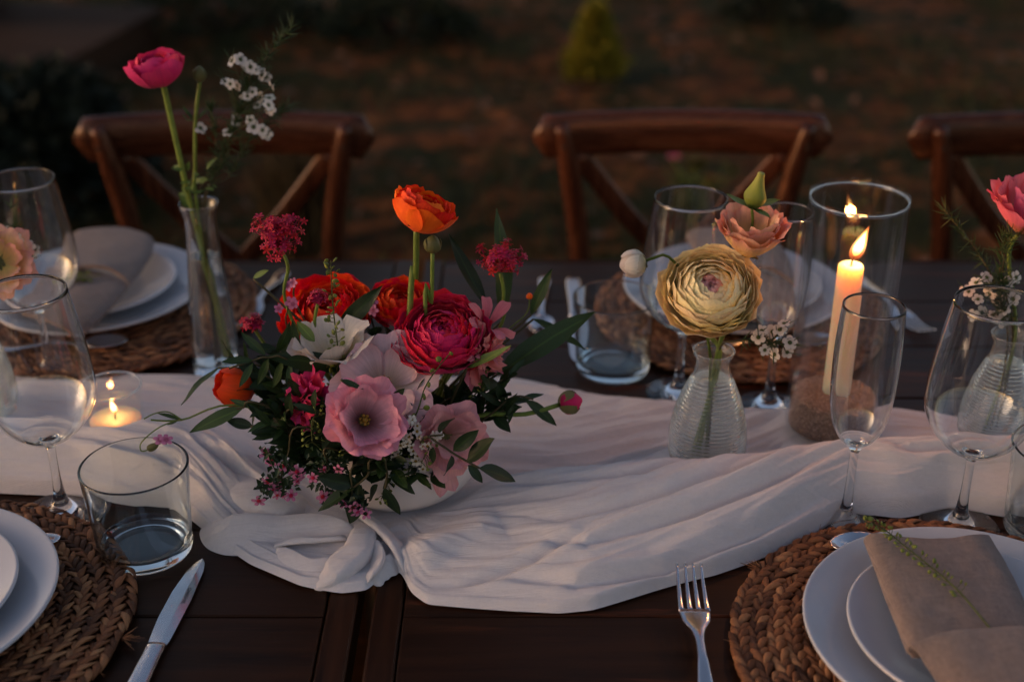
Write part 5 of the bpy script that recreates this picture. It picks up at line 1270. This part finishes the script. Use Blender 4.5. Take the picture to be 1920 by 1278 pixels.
big_leaf('dark leaf in front of the crimson pink carnation', 590, 770, 590, 730, YB - .07, -.004, 'oval', 'leaf')
big_leaf('dark leaf pointing away below the crimson pink carnation', 600, 775, 550, 755, YB - .07, -.004, 'lance', 'leaf')
# filler foliage inside the bouquet
ZONES = [('dark leafy filler sprig below the open pink flower, over the bowl rim', 640, 835, 105, 42, -.070, 18), ('dark leafy filler sprig around the crimson pink carnation', 560, 765, 75, 55, -.035, 13),
         ('dark leafy filler sprig between the white flower and the crimson one', 705, 640, 60, 55, .012, 9), ('dark leafy filler sprig under the coral carnation', 905, 735, 70, 50, -.012, 9),
         ('dark leafy filler sprig between pink and salmon flowers', 770, 800, 50, 45, -.055, 11), ('dark leafy filler sprig spilling over the bowl rim by the white tiny flowers', 745, 870, 75, 28, -.085, 10), ('dark leafy filler sprig behind the half closed orange flower', 520, 700, 60, 50, .0, 10), ('dark leafy filler sprig spreading low toward the tumbler', 545, 800, 55, 45, -.06, 9)]
for lab, zx, zy, zrx, zry, dy_, nn in ZONES:
    for k in range(nn):
        a = lr.random() * 2 * PI; q = math.sqrt(lr.random()); px_ = zx + zrx * q * math.cos(a); py_ = zy + zry * q * math.sin(a); Y = YB + dy_ + lr.uniform(-.01, .015)
        t, b = bq('filler_sprig', lab, 'leaf sprig'); t['group'] = 'filler sprigs ' + lab[24:]
        c = W(px_, py_, Y); stem(t, [b, (b + c) / 2 + Vector((0, 0, .008)), c], .0009, 'stem_dark', 'stem', 8); d0 = (c - b).normalized()
        for j in range(9):
            p = c - d0 * .006 * j; d = (d0 + Vector((lr.gauss(0, .7), lr.gauss(-.25, .5), lr.gauss(0, .6)))).normalized() * lr.uniform(.015, .029); leaf(t, p, p + d, lr.choice(('oval', 'lance', 'round')), lr.choice(('leaf', 'leaf', 'leaf', 'leaf_mid')))
POD = mesh('seed_pod', *lathe([(0, -.5), (.42, -.2), (.5, .1), (.3, .4), (0, .5)], 8), [M['seed']])
POD.transform(Matrix.Diagonal((1, .35, 1, 1)))
def seed_sprig(label, pts, n, sz, spread, seed, b=None, group='green seed pod sprigs', taper=True, name='seed_sprig', cat='sprig', normal=None):
    r = random.Random(seed); P_ = path(pts, 40); t = thing(name, label, cat, b or P_[0], group)
    put('stem', mesh('stem', *tube(P_, [.0009, .0007, .0004], 6), [M['stem_mid']]), t); mb = MB()
    for k in range(n):
        u = .18 + .82 * (k + .5) / n; i = min(len(P_) - 2, int(u * (len(P_) - 1))); tg = (P_[i + 1] - P_[i]).normalized()
        nm = Vector(normal) if normal else Vector((r.gauss(0, 1), r.gauss(0, 1), r.gauss(0, 1)))
        side = tg.cross(nm).normalized() * (1 if k % 2 else -1)
        if normal: side = (side + Vector(normal) * r.uniform(.05, .5)).normalized()
        L = spread * r.uniform(.7, 1.2) * (1 - .45 * u if taper else 1); p = P_[i] + (side + tg * .55).normalized() * L
        mb.add(*tube([P_[i], (P_[i] + p) / 2 + tg * L * -.06, p], .00028, 4)); put('seed_pod', POD, t, aim(p, side + tg * .6, r.random() * 6, sz * r.uniform(.7, 1.15)))
    tag(put('pedicels', mb.mesh('pedicels', [M['stem_mid']]), t), kind='stuff')
seed_sprig('upright green seed pod sprig in front of the red orange flower', [bowl_pt(), W(640, 760, YB - .02), W(634, 660, YB - .02), W(624, 570, YB - .02), W(620, 488, YB - .01)], 54, .0056, .010, 3)
seed_sprig('fine green seed sprig beside the olive leaf over the pink flowers', [bowl_pt(), W(772, 790, YB - .07), W(800, 720, YB - .06), W(845, 660, YB - .04)], 8, .006, .008, 4)
for k, (x, y, lab) in enumerate(((715, 935, 'lowest yellow green seed spray in front of the bowl'), (790, 868, 'yellow green seed spray on the bowl rim beside the salmon flower'), (700, 845, 'yellow green seed spray just under the open pink flower'), (760, 900, 'yellow green seed spray over the middle of the bowl rim'), (655, 850, 'yellow green seed spray between the heather sprigs'), (585, 830, 'yellow green seed spray above the outermost heather sprig'))):
    seed_sprig(lab, [bowl_pt(), W(x + 15, y - 50, YB - .07), W(x, y, YB - .09)], 26, .0036, .009, 40 + k, None, 'yellow green seed sprays on the bowl rim', False)
seed_sprig('dark green seed spray beside the long bent bud stem', [bowl_pt(), W(890, 740, YB - .02), W(905, 695, YB - .01)], 22, .0040, .009, 51)
# vine toward the candle cup
t, b = bq('vine_tendril', 'thin vine tendril reaching over the cloth to the candle cup, small pink bloom hanging', 'vine')
Yv = YB - .035
stem(t, [b, W(470, 764, Yv), W(340, 787, Yv), W(283, 787, Yv - .01)], .0009); stem(t, [W(340, 785, Yv), W(300, 800, Yv - .02), W(266, 828, Yv - .03), W(265, 845, Yv - .03), W(280, 842, Yv - .03)], .0006, 'stem', 'tendril')
stem(t, [W(340, 786, Yv), W(315, 772, Yv), W(290, 775, Yv), W(270, 785, Yv)], .0006, 'stem', 'tendril')
leaf(t, W(338, 786, Yv), W(295, 772, Yv), 'narrow', 'leaf_mid'); leaf(t, W(335, 787, Yv), W(312, 796, Yv), 'lance', 'leaf_mid'); bud(t, W(276, 842, Yv - .03), (.8, 0, .4), .0035, .012, M['sepal'], 3, 0)
for k in range(2): put('floret', PHX, t, aim(W(300 + 12 * k, 824, Yv - .03), (.2, -.3, .8), k * 1.3, .8))
t, b = bq('marigold_bud', 'tiny orange bloom on a thin stalk beside the far spoon', 'flower'); c = W(993, 560, YB + .06); stem(t, [b, W(930, 640, YB + .05), W(985, 590, YB + .06), c], .0006); bud(t, c, (0, 0, 1), .0032, .006, M['p_orange'], 3, 0)

# ------------------------------------------------------------------ bud vase flowers
def vstem(v_, p, axis, rad=.002, dx=0, mat='stem', dy=0.0, top=.125, t=None):
    ax = Vector(axis).normalized(); return stem(t, [v_ + Vector((dx * -1.4, dy, .012)), v_ + Vector((dx * -.2, dy * .5, .07)), v_ + Vector((dx * .55, 0, top)), Vector(p) - ax * min(.03, (Vector(p) - v_).length * .25), Vector(p)], rad, mat, 'stem', 24)
g1 = 'flowers in the ribbed vase with the yellow bloom'
ax_ = Vector((-.07, -.60, .79)).normalized(); c = W(1332, 540, v1.y - .012)
t = thing('ranunculus', 'large pale yellow ranunculus with a peach pink heart', 'flower', v1 + Vector((0, 0, .012)), g1)
ranunculus(t, c, ax_, .0460, 24, lambda q: M['p_ycore'] if q < .27 else M['p_yellow'], 8, 96, .70, (3, 5), 21, .040, .02, .06); vstem(v1, c - ax_ * .032, (0, -.2, 1), .0024, .010, t=t)
t = thing('lisianthus', 'ruffled peach lisianthus above the yellow ranunculus', 'flower', v1 + Vector((.004, 0, .012)), g1); ax_ = Vector((.04, -.12, 1)).normalized(); c = W(1402, 480, v1.y + .02)
lisianthus(t, c, ax_, .0350, .037, M['p_peach'], 12, ((7, 1.0, .96, 1.5, -.1, .9), (7, .9, 1.03, 1.9, -.15, .97), (6, .7, 1.05, 2.3, -.2, 1.0)), .07, .03, False, True, .85, .04); vstem(v1, c, ax_, .0018, .006, t=t)
t = thing('lisianthus_bud', 'green yellow closed bud above the peach flower', 'bud', v1 + Vector((-.004, 0, .012)), g1); c = W(1410, 392, v1.y + .03)
bud(t, c, (.16, 0, 1), .0105, .036, M['p_bud'], 14, 0, True); sepals(t, c, (.16, 0, 1), .022, 5, 5, 'leaf_light'); vstem(v1, c, (0, 0, 1), .0014, .005, t=t)
t = thing('ranunculus_bud', 'cream bud nodding out beside the yellow ranunculus', 'bud', v1 + Vector((0, .004, .012)), g1); c = W(1209, 490, v1.y + .005)
bud(t, c, (-1, -.2, -.12), .0125, .0235, M['p_white'], 15, 0); sepals(t, c + Vector((.002, 0, 0)), (-1, -.2, -.12), .012, 4, 8)
bp_ = with_mat(shell_petal(.0128, R(172), R(34), .8, .92, .05, .04, 5, 8, 7), M['p_white'])
for k in range(4): put('petal', bp_, t, aim(c + Vector((-.0105, -.002, -.0012)), (-1, -.2, -.12), k * 1.6 + .3, 1 + .02 * k)); stem(t, [v1 + Vector((0, .004, .012)), v1 + Vector((-.003, 0, .12)), W(1300, 545, v1.y + .01), W(1255, 482, v1.y + .006), W(1225, 484, v1.y + .005), c], .0014)
WAXF = [floret_mesh(5, .0062 + .0006 * k, .44, .004, M['p_wax'], M['seed'], .30) for k in range(2)]
def waxflower(label, base, pts, blooms, Y, needle_n, seed, group, ndl=.013, nstart=.25, dY=.0, face=(0, -.75, .5)):
    r = random.Random(seed); t = thing('waxflower_sprig', label, 'flower', base, group); P_ = path([base] + [Vector(p) for p in pts], 40)
    put('stem', mesh('stem', *tube(P_, [.0011, .0009, .0005], 6), [M['stem_dark']]), t); mb = MB(); tw = MB()
    anchors = []
    for (x, y) in blooms:
        c = W(x, y, Y + r.uniform(-.012, .010)); i = min(range(int(len(P_) * nstart), len(P_)), key=lambda k: (P_[k] - c).length + .2 * max(0, P_[k].z - c.z)); i = max(1, i - 2)
        tp_ = path([P_[i], (P_[i] + c) / 2 + Vector((0, 0, -.003)), c], 6); tw.add(*tube(tp_, .0005, 5)); anchors.append(tp_)
        put('floret', WAXF[r.randrange(2)], t, aim(c, Vector(face) + Vector((r.gauss(0, .45), r.gauss(0, .25), r.gauss(0, .4))), r.random() * 6, r.uniform(.85, 1.15)))
    for k in range(needle_n):
        if anchors and r.random() < .45: a = r.choice(anchors); p = a[r.randrange(len(a))]; tg = (a[-1] - a[0]).normalized()
        else: i = r.randrange(int(len(P_) * nstart), len(P_) - 1); p = P_[i]; tg = (P_[i + 1] - P_[i]).normalized()
        d = (tg * .8 + Vector((r.gauss(0, .6), r.gauss(0, .6), r.gauss(0, .6)))).normalized() * ndl * r.uniform(.6, 1.3)
        mb.add(*tube([p, p + d * .5, p + d + Vector((0, 0, .0006))], [.0005, .00045, .00015], 4, False))
    put('twigs', tw.mesh('twigs', [M['stem_dark']]), t) if blooms else None
    tag(put('needles', mb.mesh('needles', [M['leaf_mid']]), t), kind='stuff'); return t
waxflower('white waxflower sprig drooping out of the yellow flower vase', v1 + Vector((.002, .002, .015)), [v1 + Vector((.004, 0, .122)), W(1380, 640, v1.y - .01), W(1440, 640, v1.y - .012), W(1490, 645, v1.y - .01)], [(1428, 620), (1444, 638), (1434, 656), (1462, 618), (1470, 606), (1453, 664), (1481, 642), (1476, 660), (1449, 622), (1422, 632)], v1.y - .012, 120, 4, g1, .013, .55)
g2 = 'flowers in the ribbed vase at the right edge'
t = thing('lisianthus', 'rose pink lisianthus at the right picture edge above the wine glass', 'flower', v2 + Vector((0, 0, .012)), g2); c = W(1912, 435, v2.y + .01); ax_ = Vector((.1, -.25, 1)).normalized()
lisianthus(t, c, ax_, .037, .042, M['p_rose'], 22, ((6, 1.0, .95, 1.3, -.05, .75), (5, .85, 1.05, 1.8, -.1, .95), (4, .6, 1.05, 2.2, -.2, 1.0)), .07, .03, False, True, .85, .04); vstem(v2, c, ax_, .002, .008, t=t)
waxflower('waxflower sprig with pale buds under the rose pink flower', v2 + Vector((.003, 0, .015)), [v2 + Vector((.003, 0, .122)), W(1875, 560, v2.y), W(1880, 440, v2.y)], [(1812, 545), (1832, 560), (1850, 520), (1870, 560), (1888, 530), (1840, 585), (1822, 590), (1862, 590), (1885, 580), (1900, 560), (1855, 550), (1905, 520), (1880, 600), (1830, 530)], v2.y, 260, 6, g2, .014, .4)
waxflower('bare needle sprig leaning out beside the rose pink flower', v2 + Vector((-.003, 0, .015)), [v2 + Vector((-.003, 0, .122)), W(1850, 500, v2.y + .02), W(1770, 392, v2.y + .03)], [], v2.y, 110, 7, g2, .014, .5)
waxflower('needle sprig fork right beside the rose pink flower stem', v2 + Vector((.004, .003, .015)), [v2 + Vector((.002, 0, .122)), W(1880, 520, v2.y + .0), W(1895, 440, v2.y - .01)], [], v2.y, 80, 8, g2, .014, .55)
g3 = 'flowers in the ribbed vase at the left edge'
t = thing('lisianthus', 'peach pink lisianthus at the left picture edge', 'flower', v3 + Vector((0, 0, .012)), g3); c = W(0, 492, v3.y - .01); ax_ = Vector((.30, -.75, .50)).normalized()
lisianthus(t, c, ax_, .038, .020, M['p_peach'], 32, ((5, 1.0, .8, 1.1, .3, .4), (5, .85, 1.1, 1.5, 0, .8), (4, .6, 1.2, 2.0, 0, 1.0)), .08, .04, False); vstem(v3, c, ax_, .002, .006, t=t)
waxflower('white waxflower sprig beside the peach pink flower', v3 + Vector((.003, 0, .015)), [v3 + Vector((.004, 0, .122)), W(20, 520, v3.y + .01), W(30, 440, v3.y + .01), W(20, 385, v3.y + .02)], [(15, 435), (26, 441), (42, 458), (55, 463), (60, 478), (38, 470), (48, 488), (66, 468), (32, 450)], v3.y + .01, 150, 9, g3, .013, .5)
# tall clear vase
g4 = 'flowers in the tall clear bud vase'; Yc = cv.y; b0 = cv + Vector((0, 0, .016))
t = thing('ranunculus', 'tall hot pink ranunculus, highest bloom in the picture', 'flower', b0, g4); ax_ = Vector((-.14, -.06, .98)).normalized(); hb = W(305, 152, Yc - .01); c = hb + ax_ * .016 + Vector((-.004, 0, 0))
ranunculus(t, c, ax_, .027, 6, lambda q: M['p_hot'], 20, 76, .80, (3, 6), 41, .045, .10); sepals(t, c - ax_ * .020, ax_, .018, 5, 3)
stem(t, [b0 + Vector((.012, 0, 0)), cv + Vector((.004, 0, .1)), cv + Vector((-.008, 0, .195)), W(345, 330, Yc - .01), W(318, 210, Yc - .01), hb], .0030, n=30)
t = thing('ranunculus_bud', 'brown green bud beside the tall hot pink flower', 'bud', b0 + Vector((-.004, .004, 0)), g4); c = W(375, 152, Yc + .005); bud(t, c, (.05, 0, 1), .0068, .0155, M['sepal'], 6, 4)
stem(t, [b0 + Vector((.006, .004, 0)), cv + Vector((-.002, 0, .195)), W(366, 310, Yc), W(367, 220, Yc), c], .0020, n=26)
for k in range(26):
    p = W(365 + lr.gauss(0, 16), 352 + lr.gauss(0, 20), Yc + lr.uniform(-.015, .015)); leaf(t, p, p + Vector((lr.uniform(-.014, .014), lr.uniform(-.008, .008), lr.uniform(-.002, .012))), 'oval', 'leaf_light')
for k in range(6): p = W(360 + lr.gauss(0, 6), 232 + lr.gauss(0, 9), Yc); leaf(t, p, p + Vector((lr.gauss(0, .010), 0, lr.gauss(.006, .006))), 'lance', 'leaf_mid')
zz_ = [(1160, 305), (1200, 298), (1250, 335), (1150, 420), (1185, 428), (1330, 385), (1355, 430), (1235, 480), (1285, 525), (1345, 490), (1180, 600), (1265, 635), (1330, 670), (1140, 660), (1000, 640), (1350, 545), (1220, 492), (1272, 350), (1310, 375), (1125, 408), (1260, 460), (1340, 525), (1310, 650), (1250, 600), (1230, 330), (1300, 485)]
waxflower('white waxflower branch towering out of the tall clear bud vase', b0 + Vector((0, -.003, 0)), [cv + Vector((.002, 0, .1)), cv + Vector((.006, 0, .195)), W(412, 310, Yc), W(440, 230, Yc), W(492, 120, Yc + .01), W(553, 46, Yc + .02)], [(x / 2.6625, y / 2.6625) for x, y in zz_], Yc + .005, 520, 11, g4, .015, .42)
waxflower('needle branch leaning toward the middle from the tall clear bud vase', b0 + Vector((0, .004, 0)), [cv + Vector((.004, 0, .195)), W(430, 330, Yc + .01), W(470, 260, Yc + .01), W(545, 195, Yc + .015)], [], Yc, 160, 12, g4, .014, .5)
waxflower('dark needle branch between bud and white blooms in the tall vase', b0 + Vector((.002, .004, 0)), [cv + Vector((.0, .002, .195)), W(405, 300, Yc + .01), W(395, 200, Yc + .01)], [], Yc, 120, 13, g4, .014, .5)

# ------------------------------------------------------------------ sprigs on the napkins
zN = .8150
seed_sprig('green seed pod sprig lying on the napkin beside the fork', [T(1862, 1184, zN), T(1800, 1110, zN + .001), T(1745, 1062, zN + .001), T(1690, 1018, zN), T(1655, 990, zN + .006), T(1622, 978, zN + .012)], 46, .0046, .0080, 71, None, 'green sprigs lying on napkins', True, 'seed_sprig', 'sprig', (0, -.3, 1))
seed_sprig('small blurred green sprig tucked in the far napkin fold beside the tall clear bud vase', [T(188, 515, .815), T(165, 520, .812), T(140, 522, .812), T(122, 530, .812)], 24, .0062, .009, 72, None, 'green sprigs lying on napkins', True, 'seed_sprig', 'sprig', (0, -.3, 1))
